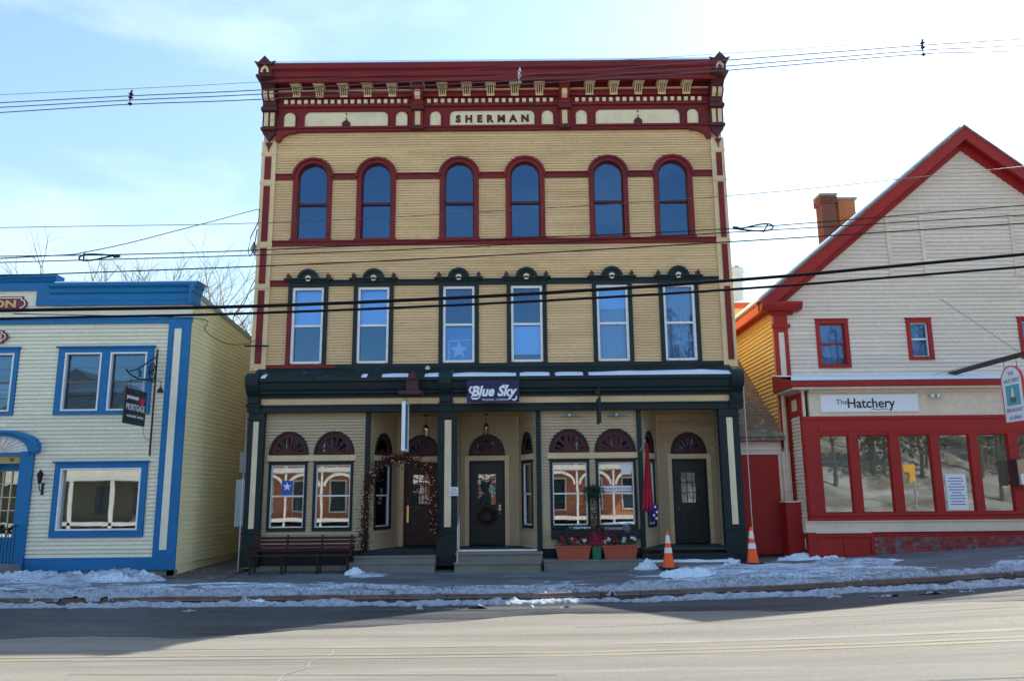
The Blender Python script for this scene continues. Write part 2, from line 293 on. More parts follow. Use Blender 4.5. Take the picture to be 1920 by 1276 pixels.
def arc(cx,cz,r,a0,a1,n,rz=None): 
    rz=rz or r
    return [(cx+r*math.cos(R(a0+(a1-a0)*i/n)),cz+rz*math.sin(R(a0+(a1-a0)*i/n))) for i in range(n+1)]
def text(body,fr,a,d,z,size,mat,parent,name='lettering',bold=0.0,shear=0.0,width=None,extrude=0.006,spacing=1.0,align='CENTER',slant=0.0):
    cu=bpy.data.curves.new('t','FONT'); cu.body=body; cu.size=size; cu.extrude=extrude; cu.offset=bold; cu.shear=shear; cu.align_x=align; cu.space_character=spacing; cu.resolution_u=3
    o=bpy.data.objects.new('t',cu); COL.objects.link(o); bpy.context.view_layer.update()
    me=bpy.data.meshes.new_from_object(o.evaluated_get(bpy.context.evaluated_depsgraph_get())); bpy.data.objects.remove(o)
    xs=[v.co.x for v in me.vertices]; sc=1.0
    if width and xs: sc=width/(max(xs)-min(xs))
    for v in me.vertices:
        x,y,zz=v.co; v.co=fr(a+x*sc,d+zz,z+y+slant*x*sc)
    me.name=name; me.materials.clear(); me.flip_normals() if False else None
    o=link(name,me,mat,parent); return o
# rectangle minus openings
def subtract(rects,h):
    outl=[]
    for (a0,a1,z0,z1) in rects:
        x0,x1,y0,y1=max(a0,h[0]),min(a1,h[1]),max(z0,h[2]),min(z1,h[3])
        if x0>=x1-1e-6 or y0>=y1-1e-6: outl.append((a0,a1,z0,z1)); continue
        if z0<y0: outl.append((a0,a1,z0,y0))
        if y1<z1: outl.append((a0,a1,y1,z1))
        if a0<x0: outl.append((a0,x0,y0,y1))
        if x1<a1: outl.append((x1,a1,y0,y1))
    return outl
def wall_core(fr,a0,a1,z0,z1,holes,mat,parent,d0=-0.22,d1=-0.012,name='wall'):
    rs=[(a0,a1,z0,z1)]
    for h in holes: rs=subtract(rs,h)
    m=M(fr)
    for r in rs: m.box(r[0],r[1],d0,d1,r[2],r[3])
    return build(m,name,mat,parent)
def clad(fr,a0,a1,z0,z1,ex,holes,mat,parent,joined=False,d=0.0,top=None,proud=0.032):
    """lapped clapboards, one object per course; holes: (a0,a1,z0,z1) or (a0,a1,z0,zs,'arch') ; top(z)->(a0,a1) clips to a gable"""
    n=int(round((z1-z0)/ex)); ex=(z1-z0)/n
    for i in range(n):
        zb=z0+i*ex; zt=zb+ex; zm=zb+ex*0.5
        A0,A1=a0,a1
        if top: A0,A1=top(zm)
        if A1-A0<0.05: continue
        iv=[(A0,A1)]
        for h in holes:
            if len(h)==4:
                if zm<=h[2] or zm>=h[3]: continue
                b0,b1=h[0],h[1]
            else:
                if zm<=h[2]: continue
                c=(h[0]+h[1])/2; rr=(h[1]-h[0])/2; rz=h[5] if len(h)>5 else rr
                if zm<h[3]: b0,b1=h[0],h[1]
                elif zm<h[3]+rz:
                    q=rr*math.sqrt(max(0,1-((zm-h[3])/rz)**2)); b0,b1=c-q,c+q
                else: continue
            nv=[]
            for (p,q) in iv:
                if b1<=p or b0>=q: nv.append((p,q)); continue
                if p<b0: nv.append((p,b0))
                if b1<q: nv.append((b1,q))
            iv=nv
        for (p,q) in iv:
            if q-p<0.02: continue
            cuts=[p]; x=p+random.uniform(1.6,4.8)
            while x<q-0.6: cuts.append(x); x+=random.uniform(3.0,4.8)
            cuts.append(q)
            for u,vv in zip(cuts[:-1],cuts[1:]):
                e=0.002; dj=random.uniform(-0.0015,0.0025); zj=random.uniform(-0.0012,0.0012)
                m=M(fr).add([(u+e,d-0.012,zb+zj),(vv-e,d-0.012,zb+zj),(vv-e,d+proud+dj,zb+zj),(u+e,d+proud+dj,zb+zj),(u+e,d-0.012,zt),(vv-e,d-0.012,zt),(vv-e,d-0.004,zt),(u+e,d-0.004,zt)],BOXF)
                BOARDS.setdefault(parent.name,[]).append(((vv-u)*(0.25 if joined else 1.0),m,mat,parent))
BOARDS={}
def flush_boards():
    """longest 290 boards of a building as parts of their own, the short rest joined"""
    for k,lst in BOARDS.items():
        lst.sort(key=lambda q:-q[0])
        for (_,m,mat,par) in lst[:290]: build(m,'clapboard',mat,par)
        rest={}
        for (_,m,mat,par) in lst[290:]: rest.setdefault(mat.name,[mat,par,M()])[2].add(m.v,m.f)
        for mat,par,J in rest.values(): build(J,'clapboards',mat,par,stuff=True)
# ------------------------------------------------------------ numpy noise for snow and ground
def vnoise(x,y,seed=0):
    xi=np.floor(x).astype(int); yi=np.floor(y).astype(int); fx=x-xi; fy=y-yi
    def h(a,b):
        q=(a*374761393+b*668265263+seed*974634777)&0x7fffffff; q=((q^(q>>13))*1274126177)&0x7fffffff; return ((q^(q>>16))&0xffff)/65535.0
    fx=fx*fx*(3-2*fx); fy=fy*fy*(3-2*fy)
    return (h(xi,yi)*(1-fx)+h(xi+1,yi)*fx)*(1-fy)+(h(xi,yi+1)*(1-fx)+h(xi+1,yi+1)*fx)*fy
def fbm(x,y,oct=5,seed=0,gain=0.5):
    s=0;a=1;t=0
    for i in range(oct): s=s+a*vnoise(x*2**i,y*2**i,seed+i); t+=a; a*=gain
    return s/t
def ramp(x): x=np.clip(np.asarray(x,float),0,13.0); return 0.5*(x/13)**1.7
def gz(x,y):
    """pavement surface"""
    y=np.asarray(y,float)
    return -0.12+0.12*np.clip((y-17.2)/4.1,0,1)+ramp(x)
def roadz(x): return -0.25+ramp(x)*0.85
def grid(name,x0,x1,y0,y1,nx,ny,fz,mat):
    X,Y=np.meshgrid(np.linspace(x0,x1,nx),np.linspace(y0,y1,ny)); Z=fz(X,Y)
    v=np.stack([X,Y,Z],-1).reshape(-1,3); i=np.arange(nx*ny).reshape(ny,nx)
    f=np.stack([i[:-1,:-1],i[:-1,1:],i[1:,1:],i[1:,:-1]],-1).reshape(-1,4)
    me=bpy.data.meshes.new(name); me.from_pydata(v.tolist(),[],f.tolist())
    for p in me.polygons: p.use_smooth=True
    return link(name,me,mat,None)

# ============================================================ GROUND
struct(grid('ground',-400,400,-400,400,41,41,lambda x,y:x*0-0.75,GROUND))
struct(grid('road',-90,90,-3,17.02,91,12,lambda x,y:roadz(x)+0.03*np.sin(np.clip((y+3)/20,0,1)*math.pi),ROAD))
def gut(x,y): return roadz(x)+0.03*np.sin(np.clip((y+3)/20,0,1)*math.pi)+0.004+0*y
# ragged damp strip by the kerb, widened to paint in the buildings' shade
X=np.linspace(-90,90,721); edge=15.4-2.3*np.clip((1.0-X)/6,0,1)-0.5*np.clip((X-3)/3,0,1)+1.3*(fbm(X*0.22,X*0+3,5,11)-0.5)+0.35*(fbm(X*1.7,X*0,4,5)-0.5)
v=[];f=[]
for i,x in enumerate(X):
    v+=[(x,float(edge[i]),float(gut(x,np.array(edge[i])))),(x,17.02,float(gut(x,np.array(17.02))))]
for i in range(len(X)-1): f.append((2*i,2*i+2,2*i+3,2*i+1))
me=bpy.data.meshes.new('damp_shade_strip'); me.from_pydata(v,[],f); struct(link('damp_shade_strip',me,ROADW,None))
for nm,y0,y1,mt in (('yellow_line',11.20,11.32,YLINE),('yellow_line',11.43,11.55,YLINE),('salt_streak',11.95,12.10,WLINE)):
    m=M(); xs=np.linspace(-40,40,161)
    for i,x in enumerate(xs):
        wv=0.012*math.sin(x*0.7)
        for yy in (y0+wv,y1+wv): m.v.append((x,yy,float(roadz(x)+0.03*math.sin(min(1,(yy+3)/20)*math.pi))+0.004))
    m.f=[(2*i,2*i+2,2*i+3,2*i+1) for i in range(160)]
    struct(build(m,nm,mt))
# tar seam across the road
m=M(); pts=[(-2.85+0.35*i/10+0.05*math.sin(i*1.7),9.6+2.2*i/10) for i in range(11)]
for (x,y) in pts:
    for dx in (-0.011,0.011): m.v.append((x+dx,y,float(roadz(x)+0.03*math.sin((y+3)/20*math.pi))+0.006))
m.f=[(2*i,2*i+2,2*i+3,2*i+1) for i in range(10)]; struct(build(m,'road_crack',plain('pale_sealant',(0.26,0.25,0.22),0.8)))
for k,(x0,y0,x1,y1) in enumerate(((-9,14.9,-2.5,14.2),(1.0,13.5,8.5,13.9),(-5.5,10.3,0.5,10.0))):
    m=M()
    for i in range(31):
        u=i/30; x=x0+(x1-x0)*u; y=y0+(y1-y0)*u; j=0.10*float(fbm(np.array(x*2.1+k),np.array(y*2.1),4,50+k))+0.03*random.random()
        nx_,ny_=-(y1-y0),(x1-x0); q=math.hypot(nx_,ny_); nx_/=q; ny_/=q
        for w_ in (-.008,.008): 
            px_,py_=x+nx_*(j+w_),y+ny_*(j+w_); m.v.append((px_,py_,float(roadz(px_)+0.03*math.sin(min(1,(py_+3)/20)*math.pi))+0.009))
    m.f=[(2*i,2*i+2,2*i+3,2*i+1) for i in range(30)]; struct(build(m,'road_crack',plain('dark_crack',(0.06,0.055,0.05),0.9)))
struct(grid('pavement',-90,90,17.2,24.5,181,16,lambda x,y:gz(x,y),WALK))
struct(grid('alley_ground',-9.2,-7.0,20.0,42,6,30,lambda x,y:gz(x,y)+0.006+0.015*(y-20),DIRT))
struct(grid('verge',-90,90,-14,-3,60,8,lambda x,y:roadz(x)+0.15+0*y,SNOW))
# kerb with its stones
kb=bpy.data.objects.new('kerb',None); COL.objects.link(kb); kb['kind']='structure'; kb['_w']=[0.,0.,0.]
x=-24.0
while x<24:
    Lk=random.uniform(1.7,2.4); m=M(); e=random.uniform(-0.012,0.012)
    z0a,z0b=float(gz(x+0.01,17.2)),float(gz(x+Lk-0.01,17.2))
    m.add([(x+.008,17.02+e,z0a-.5),(x+Lk-.008,17.02+e,z0b-.5),(x+Lk-.008,17.2,z0b-.5),(x+.008,17.2,z0a-.5),(x+.008,17.035+e,z0a+.012),(x+Lk-.008,17.035+e,z0b+.012),(x+Lk-.008,17.2,z0b+.012),(x+.008,17.2,z0a+.012)],BOXF)
    build(m,'kerb_stone',KERB,kb); x+=Lk
# trodden snow and ice on the pavement, a height field that dips under the paving where bare
def snow_pave(X,Y):
    n=fbm(X*0.55,Y*1.9,5,21,0.55); n2=fbm(X*2.6,Y*6.0,5,33,0.6); n3=fbm(X*9,Y*12,4,44,0.65)
    band=np.exp(-((Y-18.3)/1.05)**2)                       # ploughed ridge along the kerb
    bare=np.exp(-((X-10.2)/0.9)**2)*1.0+0.55*np.exp(-((X-0.3)/3.0)**2)*(Y>18.4)   # shovelled gaps
    right=np.clip((X-2.5)/3,0,1)*np.clip((9.6-X)/1.2,0,1)*np.exp(-((Y-20.2)/1.5)**2)*0.62
    left=np.clip((-8.2-X)/0.8,0,1)*np.exp(-((Y-19.9)/0.28)**2)*1.25
    mid=np.exp(-((X+3.6)/0.5)**2-((Y-20.3)/0.25)**2)*1.0
    t=band*0.64+right+left+mid-bare*0.55+(n-0.5)*1.35+(n2-0.5)*0.85-0.46
    near=np.clip((Y-17.15)/0.25,0,1)
    th=np.clip(t,-0.3,0.9)*0.085*near-0.004*(1-near)
    th=np.where(th>0,th+0.05*(n3-0.4)*np.clip(th/0.03,0,1)+0.05*left*(n2-0.3),th)
    th=th+np.where(left>0.2,(left-0.2)*0.13*np.clip(n2+n3-0.55,0,1)*1.6,0)
    return gz(X,Y)+th
s=grid('trodden_snow',-17,16,17.2,21.1,1000,170,snow_pave,ICE); s['kind']='stuff'; s['label']='thin trodden snow and ice on the pavement before the shops'
# slush and dirty snow in the gutter below the kerb
def slush(X,Y):
    n=fbm(X*0.8,Y*2.2,5,71,0.55); n2=fbm(X*6,Y*9,4,83,0.6)
    t=np.exp(-((Y-(16.75-0.25*(fbm(X*0.3,X*0,3,7)-.5)))/0.26)**2)*1.0+(n-0.5)*2.0+(n2-0.5)*0.9-0.50
    return np.where(t>0,gut(X,Y)+0.10*t+0.07*(n2-.3)*np.clip(t*4,0,1),gut(X,Y)-0.05)
s=grid('gutter_slush',-17,16,15.9,17.03,900,60,slush,SNOWD); s['kind']='stuff'; s['label']='dirty refrozen slush lying in the gutter below the kerb'
def slush2(X,Y):
    n=fbm(X*0.7,Y*2.0,5,171,0.55); n2=fbm(X*7,Y*9,4,183,0.6)
    t=np.exp(-((Y-17.45)/0.34)**2)*1.0+(n-0.5)*2.0+(n2-0.5)*0.9-0.62
    return gz(X,Y)+np.where(t>0,0.08*t+0.09*(n2-.25)*np.clip(t*4,0,1)+.015,-0.05)
s=grid('kerbside_slush',-17,16,16.99,18.3,1000,70,slush2,SNOWD); s['kind']='stuff'; s['label']='gritty brown speckled snow thrown up behind the kerb'
def pile(cx,cy,rx,ry,h,label,seed,n=70,zfun=gz):
    X,Y=np.meshgrid(np.linspace(-1.3,1.3,n),np.linspace(-1.3,1.3,n))
    r=np.sqrt(X**2+Y**2); nn=fbm(X*2.2+seed,Y*2.2,5,seed,0.6); lump=fbm(X*6+seed,Y*6,4,seed+9,0.6)
    H=h*(np.sign(1-r)*np.abs(1-r)**0.65+1.05*(nn-0.5)+0.75*(lump-0.5))-0.04
    XX=cx+X*rx; YY=cy+Y*ry; Z=zfun(XX,YY)+np.maximum(H,-0.05)
    v=np.stack([XX,YY,Z],-1).reshape(-1,3); i=np.arange(n*n).reshape(n,n)
    f=np.stack([i[:-1,:-1],i[:-1,1:],i[1:,1:],i[1:,:-1]],-1).reshape(-1,4)
    me=bpy.data.meshes.new('snow_pile'); me.from_pydata(v.tolist(),[],f.tolist())
    for p in me.polygons: p.use_smooth=True
    return tag(link('snow_pile',me,SNOW,None),label,'snow pile')
pile(4.05,19.2,0.75,0.40,0.24,'lumpy white snow heap on the pavement just in front of the left traffic cone',3)
pile(13.6,19.6,0.75,0.7,0.62,'tall white snow heap at the right edge below the hanging oval-topped sign',8)
pile(3.35,20.75,0.36,0.2,0.24,'small snow lump beside the end of the low ledge under the planters',12)
pile(5.45,20.75,0.30,0.2,0.22,'small snow lump against the step left of the right traffic cone',14)
pile(-0.9-3.05,20.55,0.30,0.16,0.20,'small snow lump by the right foot of the maroon bench',16)
pile(-5.3,16.75,0.42,0.14,0.16,'clean white snow clod in the gutter in front of the bench',18,zfun=gut)
pile(7.6,21.3,0.9,0.35,0.20,'snow drift in front of the red shed door in the gap',20)
pile(9.2,20.0,0.4,0.2,0.07,'flat icy snow patch before the red cellar hatch',23)

m=M(); 
for _ in range(5000):
    x=random.uniform(-11,11); y=random.choice([random.gauss(12.9,.25),random.gauss(16.1,.4),random.uniform(9,16.5)]); z=float(roadz(x)+0.03*math.sin(min(1,(y+3)/20)*math.pi))+0.008
    q=random.uniform(.002,.008); a=random.uniform(0,3.1); m.add([(x-q*math.cos(a),y-q*math.sin(a),z),(x+q*math.sin(a)*.7,y-q*.7*math.cos(a),z),(x+q*math.cos(a),y+q*math.sin(a),z),(x,y,z+q*.8)],[(0,1,3),(1,2,3),(2,0,3)])
g_=build(m,'road_grit',plain('road_grit',(0.10,0.085,0.065),0.9),None,stuff=True); g_['label']='scattered winter grit and small stones on the asphalt'
# ============================================================ SHERMAN: tall cream and oxblood commercial block
SH=thing('commercial_block','tall three-storey cream clapboard block with oxblood bracketed cornice and green storefront','building',(-0.5,21.7,0))
U=Fr(0,21.7)      # upper wall face, d>0 towards the street
SX0,SX1=-7.20,6.18
WC=[-5.71,-3.87,-1.48,0.42,2.82,4.69]     # window axes
core=[]
for c in WC:
    core.append((c-0.44,c+0.44,5.5,7.66)); core.append((c-0.43,c+0.43,9.08,11.42))
wall_core(U,SX0,SX1,4.55,13.9,core,CREAM,SH)
m=M(); m.box(SX0,SX0+.2,21.93,40,0.0,13.4).box(SX1-.2,SX1,21.93,40,0.0,13.4).box(SX0,SX1,40,40.2,0,13.4)
build(m,'wall',CREAM,SH)
m=M(); m.box(SX0-.05,SX1+.05,21.2,40.3,13.92,14.0); build(m,'roof',plain('tar_roof',(0.05,0.05,0.05),0.9),SH)
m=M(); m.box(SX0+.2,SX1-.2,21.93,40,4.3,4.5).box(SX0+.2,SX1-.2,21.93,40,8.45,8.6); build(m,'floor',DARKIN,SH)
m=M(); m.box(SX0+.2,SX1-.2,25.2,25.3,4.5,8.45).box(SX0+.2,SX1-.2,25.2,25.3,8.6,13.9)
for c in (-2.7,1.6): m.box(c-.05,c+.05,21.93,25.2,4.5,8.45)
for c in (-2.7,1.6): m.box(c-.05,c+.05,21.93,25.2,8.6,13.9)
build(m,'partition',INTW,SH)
# clapboards: third-floor zone and second-floor zone
h3=[(c-0.56,c+0.56,9.04,11.02,'arch') for c in WC]+[(SX0,SX1,10.88,11.03)]
h2=[(c-0.55,c+0.55,5.47,7.9) for c in WC]+[(SX0,SX1,7.72,7.86)]
clad(U,-6.80,5.84,9.04,12.33,0.0783,h3,CREAM,SH)
clad(U,-6.80,5.84,5.47,8.88,0.0783,h2,CREAM,SH)
# belts, butted between the window casings
def belt(z0,z1,mat,half,d=0.045,first=None):
    e=[-6.80]+sum([[c-half,c+half] for c in WC],[])+[5.84]
    for i in range(0,len(e),2):
        mt=first if (first and i==0) else mat
        build(M(U).box(e[i],e[i+1],-0.01,d,z0,z1).box(e[i],e[i+1],-0.01,d+0.03,z1,z1+0.035),'belt_course',mt,SH)
belt(10.88,11.02,REDT,0.565); belt(7.70,7.84,GREEN,0.56,first=REDT)
m=M(U).box(-6.80,5.84,-0.01,0.05,8.88,9.0).box(-6.80,5.84,-0.01,0.085,9.0,9.04); build(m,'sill_course',REDT,SH)
# corner pilasters
for (x0,x1,r0,r1) in ((-7.22,-6.80,-7.11,-6.93),(5.84,6.22,5.97,6.13)):
    build(M(U).box(x0,x1,-0.01,0.07,5.30,12.05),'corner_pilaster',CREAM_T,SH)
    for a,b in ((5.5,7.58),(7.78,8.82),(9.02,10.68),(10.88,11.58)): build(M(U).box(r0,r1,0.06,0.092,a,b),'pilaster_panel',REDT,SH)
    for zc in (7.68,8.92,10.78,11.68): build(M(U).box(x0-.01,x1+.01,0.06,0.085,zc-.05,zc+.05),'pilaster_band',CREAM_T,SH)
    build(M(U).prism([(r0-.02,12.0),(r1+.02,12.0),(r1-.06,11.86),((r0+r1)/2,11.72),(r0+.06,11.86)],0.07,0.12),'pilaster_drop',MAROON,SH)
# third-floor arched windows (one window mesh shared, sub-parts too)
def arch_window(c,first):
    cr,zs,z0=0.43,10.94,9.08; ro=0.565
    if first is None:
        f=Fr(0,0); I=arc(0,zs,cr,0,180,24); O=arc(0,zs,ro,0,180,24)
        O=[(ro,z0-0.04)]+O+[(-ro,z0-0.04)]; I=[(cr,z0)]+I+[(-cr,z0)]
        a=M(f).ring(O,I,-0.22,0.055); 
        O2=arc(0,zs,ro+0.035,0,180,24); I2=arc(0,zs,ro-0.03,0,180,24); a.ring(O2,I2,0.04,0.10)
        a.box(-ro-.03,ro+.03,-0.02,0.09,z0-0.045,z0-0.002)
        si=cr-0.045; Os=arc(0,zs,cr-0.001,0,180,20); Is=arc(0,zs,si,0,180,20)
        b=M(f).ring([(cr-.001,10.16)]+Os+[(-cr+.001,10.16)],[(si,10.16)]+Is+[(-si,10.16)],-0.10,-0.06)
        b.box(-cr,cr,-0.10,-0.05,10.12,10.19); b.box(-cr,-si,-0.13,-0.10,z0,10.15); b.box(si,cr,-0.13,-0.10,z0,10.15); b.box(-si,si,-0.13,-0.10,z0,z0+.07)
        p=M(f).prism([(si,10.19)]+Is+[(-si,10.19)],-0.084,-0.080); q=M(f).box(-si,si,-0.118,-0.114,z0+.07,10.12)
        first=[a,b,p,q]; r=[]
        for mb,nm,mt in ((a,'arched_window',REDT),(b,'sash',MAROON),(p,'pane',GL_UP),(q,'pane',GL_UP)):
            o=build(mb,nm,mt,None); r.append(o)
        pack=[(o.name.split('.')[0],o.data) for o in r]
        for o in r: bpy.data.objects.remove(o)
        first=pack
    root=None
    for i,(nm,me) in enumerate(first):
        o=bpy.data.objects.new(nm,me); COL.objects.link(o)
        if i==0: root=o; o.parent=SH; o.matrix_parent_inverse=Matrix.Translation((0.5,-21.7,0)); o.location=(c,21.7,0)
        else: o.parent=root
    return first
AW=None
for c in WC: AW=arch_window(c,AW)
# second-floor windows with hoods
W2=None
for k,c in enumerate(WC):
    f=Fr(c,21.7); z0,z1=5.50,7.66
    m=M(f).box(-0.56,-0.44,-0.2,0.06,5.47,7.80).box(0.44,0.56,-0.2,0.06,5.47,7.80).box(-0.44,0.44,-0.2,0.06,z1,7.80)
    wd=build(m,'hooded_window',GREEN,SH)
    m=M(f).box(-0.68,0.68,-0.01,0.16,7.86,7.905).box(-0.60,0.60,-0.01,0.10,7.80,7.86)
    m.prism(arc(0,7.86,0.28,0,180,16),0.0,0.13); m.ring(arc(0,7.86,0.31,0,180,16),arc(0,7.86,0.235,0,180,16),-0.005,0.18)
    hd=build(m,'hood',GREENW,wd)
    m=M(f)
    m.ring(arc(0,7.90,0.085,0,360,14)[:-1],arc(0,7.90,0.03,0,360,14)[:-1],0.125,0.15,True); build(m,'medallion',CREAM_P,wd)
    for s_ in (-1,1):
        m=M(f); m.prism([(s_*.56-.07,7.905),(s_*.56+.07,7.905),(s_*.56+.05,7.95),(s_*.56+.06,7.99),(s_*.56,8.06),(s_*.56-.06,7.99),(s_*.56-.05,7.95)],0.02,0.14)
        build(m,'finial',MAROON if k else REDT,wd)
    if k==0: build(M(f).box(-0.565,-0.45,0.05,0.067,5.47,7.2),'casing_board',REDT,wd,label='casing board left in old red paint')
    m=M(f)      # white outer frame
    m.box(-.44,-.375,-0.09,0.03,z0,z1).box(.375,.44,-0.09,0.03,z0,z1).box(-.375,.375,-0.09,0.03,z1-.07,z1).box(-.375,.375,-0.09,0.05,z0-.01,z0+.05)
    m.box(-.375,.375,-0.09,-0.03,6.54,6.60)
    build(m,'sash',WHITE,wd)
    build(M(f).box(-.375,.375,-0.062,-0.058,6.60,z1-.07),'pane',GL_UP,wd); build(M(f).box(-.375,.375,-0.082,-0.078,z0+.05,6.54),'pane',GL_UP,wd)
    # blinds and curtains behind the glass
    if k in (0,1): build(M(f).box(-.40,.40,-0.13,-0.125,6.62 if k else 6.55,7.62),'blind',BLIND,wd)
    if k==2:
        build(M(f).box(-.40,.40,-0.13,-0.125,5.5,6.5),'blind',plain('mid_blue_blind',(0.13,0.30,0.58),0.7),wd)
        st=[(0.27*(1 if i%2==0 else 0.42)*math.sin(i*math.pi/5),5.86+0.27*(1 if i%2==0 else 0.42)*math.cos(i*math.pi/5)) for i in range(10)]
        build(M(f).prism(st,-0.122,-0.112),'star',PAPER,wd,label='white paper star in the lower sash')
        build(M(f).ring([(-.30,5.56),(-.30,6.13),(.30,6.17)],[(-.27,5.56),(-.27,6.10),(.30,6.14)],-0.122,-0.112),'paper_strip',PAPER,wd)
    if k==3: build(M(f).box(-.40,.40,-0.13,-0.125,5.72,6.52),'blind',BLIND,wd)
    if k in (4,5):
        m=M(f); n=26
        pts=[(-.40+.8*i/n,-0.19+0.022*math.sin(i*1.9)) for i in range(n+1)]
        m.add([(a,d_,5.52) for a,d_ in pts]+[(a,d_,7.62) for a,d_ in pts],[(i,i+1,n+2+i,n+1+i) for i in range(n)])
        build(m,'curtain',CURT,wd)
        if k==4: build(M(f).box(-.40,.40,-0.155,-0.150,7.0,7.62),'blind',BLIND,wd)
# ---- top entablature
m=M(U).box(-6.80,5.84,0.0,0.10,12.34,12.42).box(-6.80,5.84,0.0,0.14,12.42,12.47); build(m,'architrave',REDT,SH)
build(M(U).box(-6.80,5.84,-0.005,0.06,12.47,13.10),'frieze',REDT,SH)
def cream_panel(a0,a1,z0,z1,r,arched=False):
    if arched: P=[(a0,z0),(a1,z0)]+arc((a0+a1)/2,z1-(a1-a0)/2,(a1-a0)/2,0,180,14)
    else: P=[(a0,z0),(a1,z0)]+arc(a1-r,z1-r,r,0,90,6)+arc(a0+r,z1-r,r,90,180,6)
    o=build(M(U).prism(P,0.055,0.066),'frieze_panel',CREAM_P,SH)
    C=((a0+a1)/2,(z0+z1)/2); O=[(C[0]+(p[0]-C[0])*(1+.05/abs(a1-a0)),C[1]+(p[1]-C[1])*(1+.05/abs(z1-z0))) for p in P]
    O=[(p[0]+(0.02 if p[0]>C[0] else -0.02),p[1]+(0.015 if p[1]>C[1] else -0.015)) for p in P]
    build(M(U).ring(O,P,0.05,0.10,True),'panel_moulding',REDT,o); return o
for a0,a1 in ((-6.62,-6.28),(-3.34,-3.0),(-2.34,-2.02),(0.93,1.27),(1.93,2.26),(5.19,5.52)): cream_panel(a0,a1,12.50,12.95,0,True)
pans=[cream_panel(-6.01,-3.57,12.50,12.95,0.16),cream_panel(-1.76,0.72,12.50,12.95,0.16),cream_panel(2.51,4.97,12.50,12.95,0.16)]
text('SHERMAN',U,-0.51,0.072,12.60,0.30,MAROON,pans[1],'lettering',bold=0.016,width=2.14,extrude=0.014,spacing=1.9)
for c in (-4.79,3.75):
    m=M(U).prism([(c-.12,12.50),(c+.12,12.50),(c+.12,12.60),(c+.07,12.66),(c+.02,12.68),(c+.0,12.80),(c-.02,12.68),(c-.07,12.66),(c-.12,12.60)],0.064,0.10)
    m.prism(arc(c,12.89,0.025,0,360,8)[:-1],0.06,0.085); build(m,'panel_ornament',MAROON,SH)
build(M(U).box(-6.80,5.84,-0.005,0.12,13.10,13.14).box(-6.80,5.84,-0.005,0.09,13.14,13.36).box(-6.80,5.84,-0.005,0.20,13.36,13.44),'dentil_band',REDT,SH)
DM=None
for (a0,a1,n) in ((-6.66,-2.96,19),(-2.47,1.32,19),(1.87,5.67,19)):
    for i in range(n):
        c=a0+(a1-a0)*(i+.5)/n
        if DM is None: o=build(M(Fr(0,0)).box(-.05,.05,0.085,0.16,13.19,13.30),'dentil',CREAM_P,None); DM=o.data; bpy.data.objects.remove(o)
        o=bpy.data.objects.new('dentil',DM); COL.objects.link(o); o.parent=SH; o.matrix_parent_inverse=Matrix.Translation((0.5,-21.7,0)); o.location=(c,21.7,random.uniform(-.004,.004))
build(M(U).box(-6.80,5.84,-0.005,0.14,13.44,13.86).box(-6.80,5.84,0.13,0.17,13.60,13.635),'bracket_band',REDT,SH)
build(M(U).box(-6.80,5.84,0.135,0.19,13.56,13.60),'picture_moulding',CREAM_T,SH)
# cornice: soffit and crown moulding
build(M(U).profile([(0.1,13.62),(0.50,13.62),(0.50,13.56),(0.58,13.56),(0.60,13.66),(0.72,13.70),(0.72,13.88),(0.80,13.94),(0.82,14.06),(0.1,14.12)],-6.92,5.95) if False else
      M(U).profile([(0.14,13.72),(0.55,13.70),(0.55,13.62),(0.62,13.62),(0.64,13.72),(0.70,13.75),(0.70,13.90),(0.78,13.96),(0.80,14.10),(0.14,14.14)],-6.95,5.98),'cornice',REDT,SH)
m=M(U)
xs=np.linspace(-6.9,5.95,90)
for i,x in enumerate(xs):
    t=0.035+0.035*float(fbm(np.array(x*1.3),np.array(0.5),4,61)); m.v+=[(x,21.7-0.81,14.11),(x,21.7-0.80,14.12+t),(x,21.7+1.5,14.16+t)]
m.f=[q for i in range(89) for q in ((3*i,3*i+3,3*i+4,3*i+1),(3*i+1,3*i+4,3*i+5,3*i+2))]
o=build(m,'cornice_snow',SNOW,SH,stuff=True)
# modillions
MX=[-6.24,-5.57,-4.86,-4.16,-3.44,-1.97,-1.26,-0.56,0.15,0.87,2.34,3.05,3.77,4.46,5.18]
def modillion():
    f=Fr(0,0); side=[(0.14,13.38),(0.19,13.38),(0.22,13.46),(0.34,13.56),(0.46,13.60),(0.46,13.66),(0.14,13.66)]
    a=M(f)
    for (u0,u1) in ((-.11,-.075),(-.045,-.018),(.018,.045),(.075,.11)): a.profile(side,u0,u1)
    a.profile([(0.14,13.36),(0.20,13.36),(0.22,13.41),(0.14,13.41)],-.11,.11)
    a.box(-.16,.16,0.14,0.50,13.655,13.70).prism([(-.11,13.60),(.11,13.60),(.155,13.655),(-.155,13.655)],0.14,0.475)
    b=M(f).profile([(0.13,13.38),(0.17,13.40),(0.20,13.47),(0.32,13.58),(0.44,13.62),(0.13,13.62)],-.105,.105)
    return a,b
a,b=modillion(); oa=build(a,'modillion',CREAM_T,None); ob=build(b,'slot',MAROON,None); da,db=oa.data,ob.data; bpy.data.objects.remove(oa); bpy.data.objects.remove(ob)
for x in MX:
    o=bpy.data.objects.new('modillion',da); COL.objects.link(o); o.parent=SH; o.matrix_parent_inverse=Matrix.Translation((0.5,-21.7,0)); o.location=(x,21.7,0)
    q=bpy.data.objects.new('slot',db); COL.objects.link(q); q.parent=o
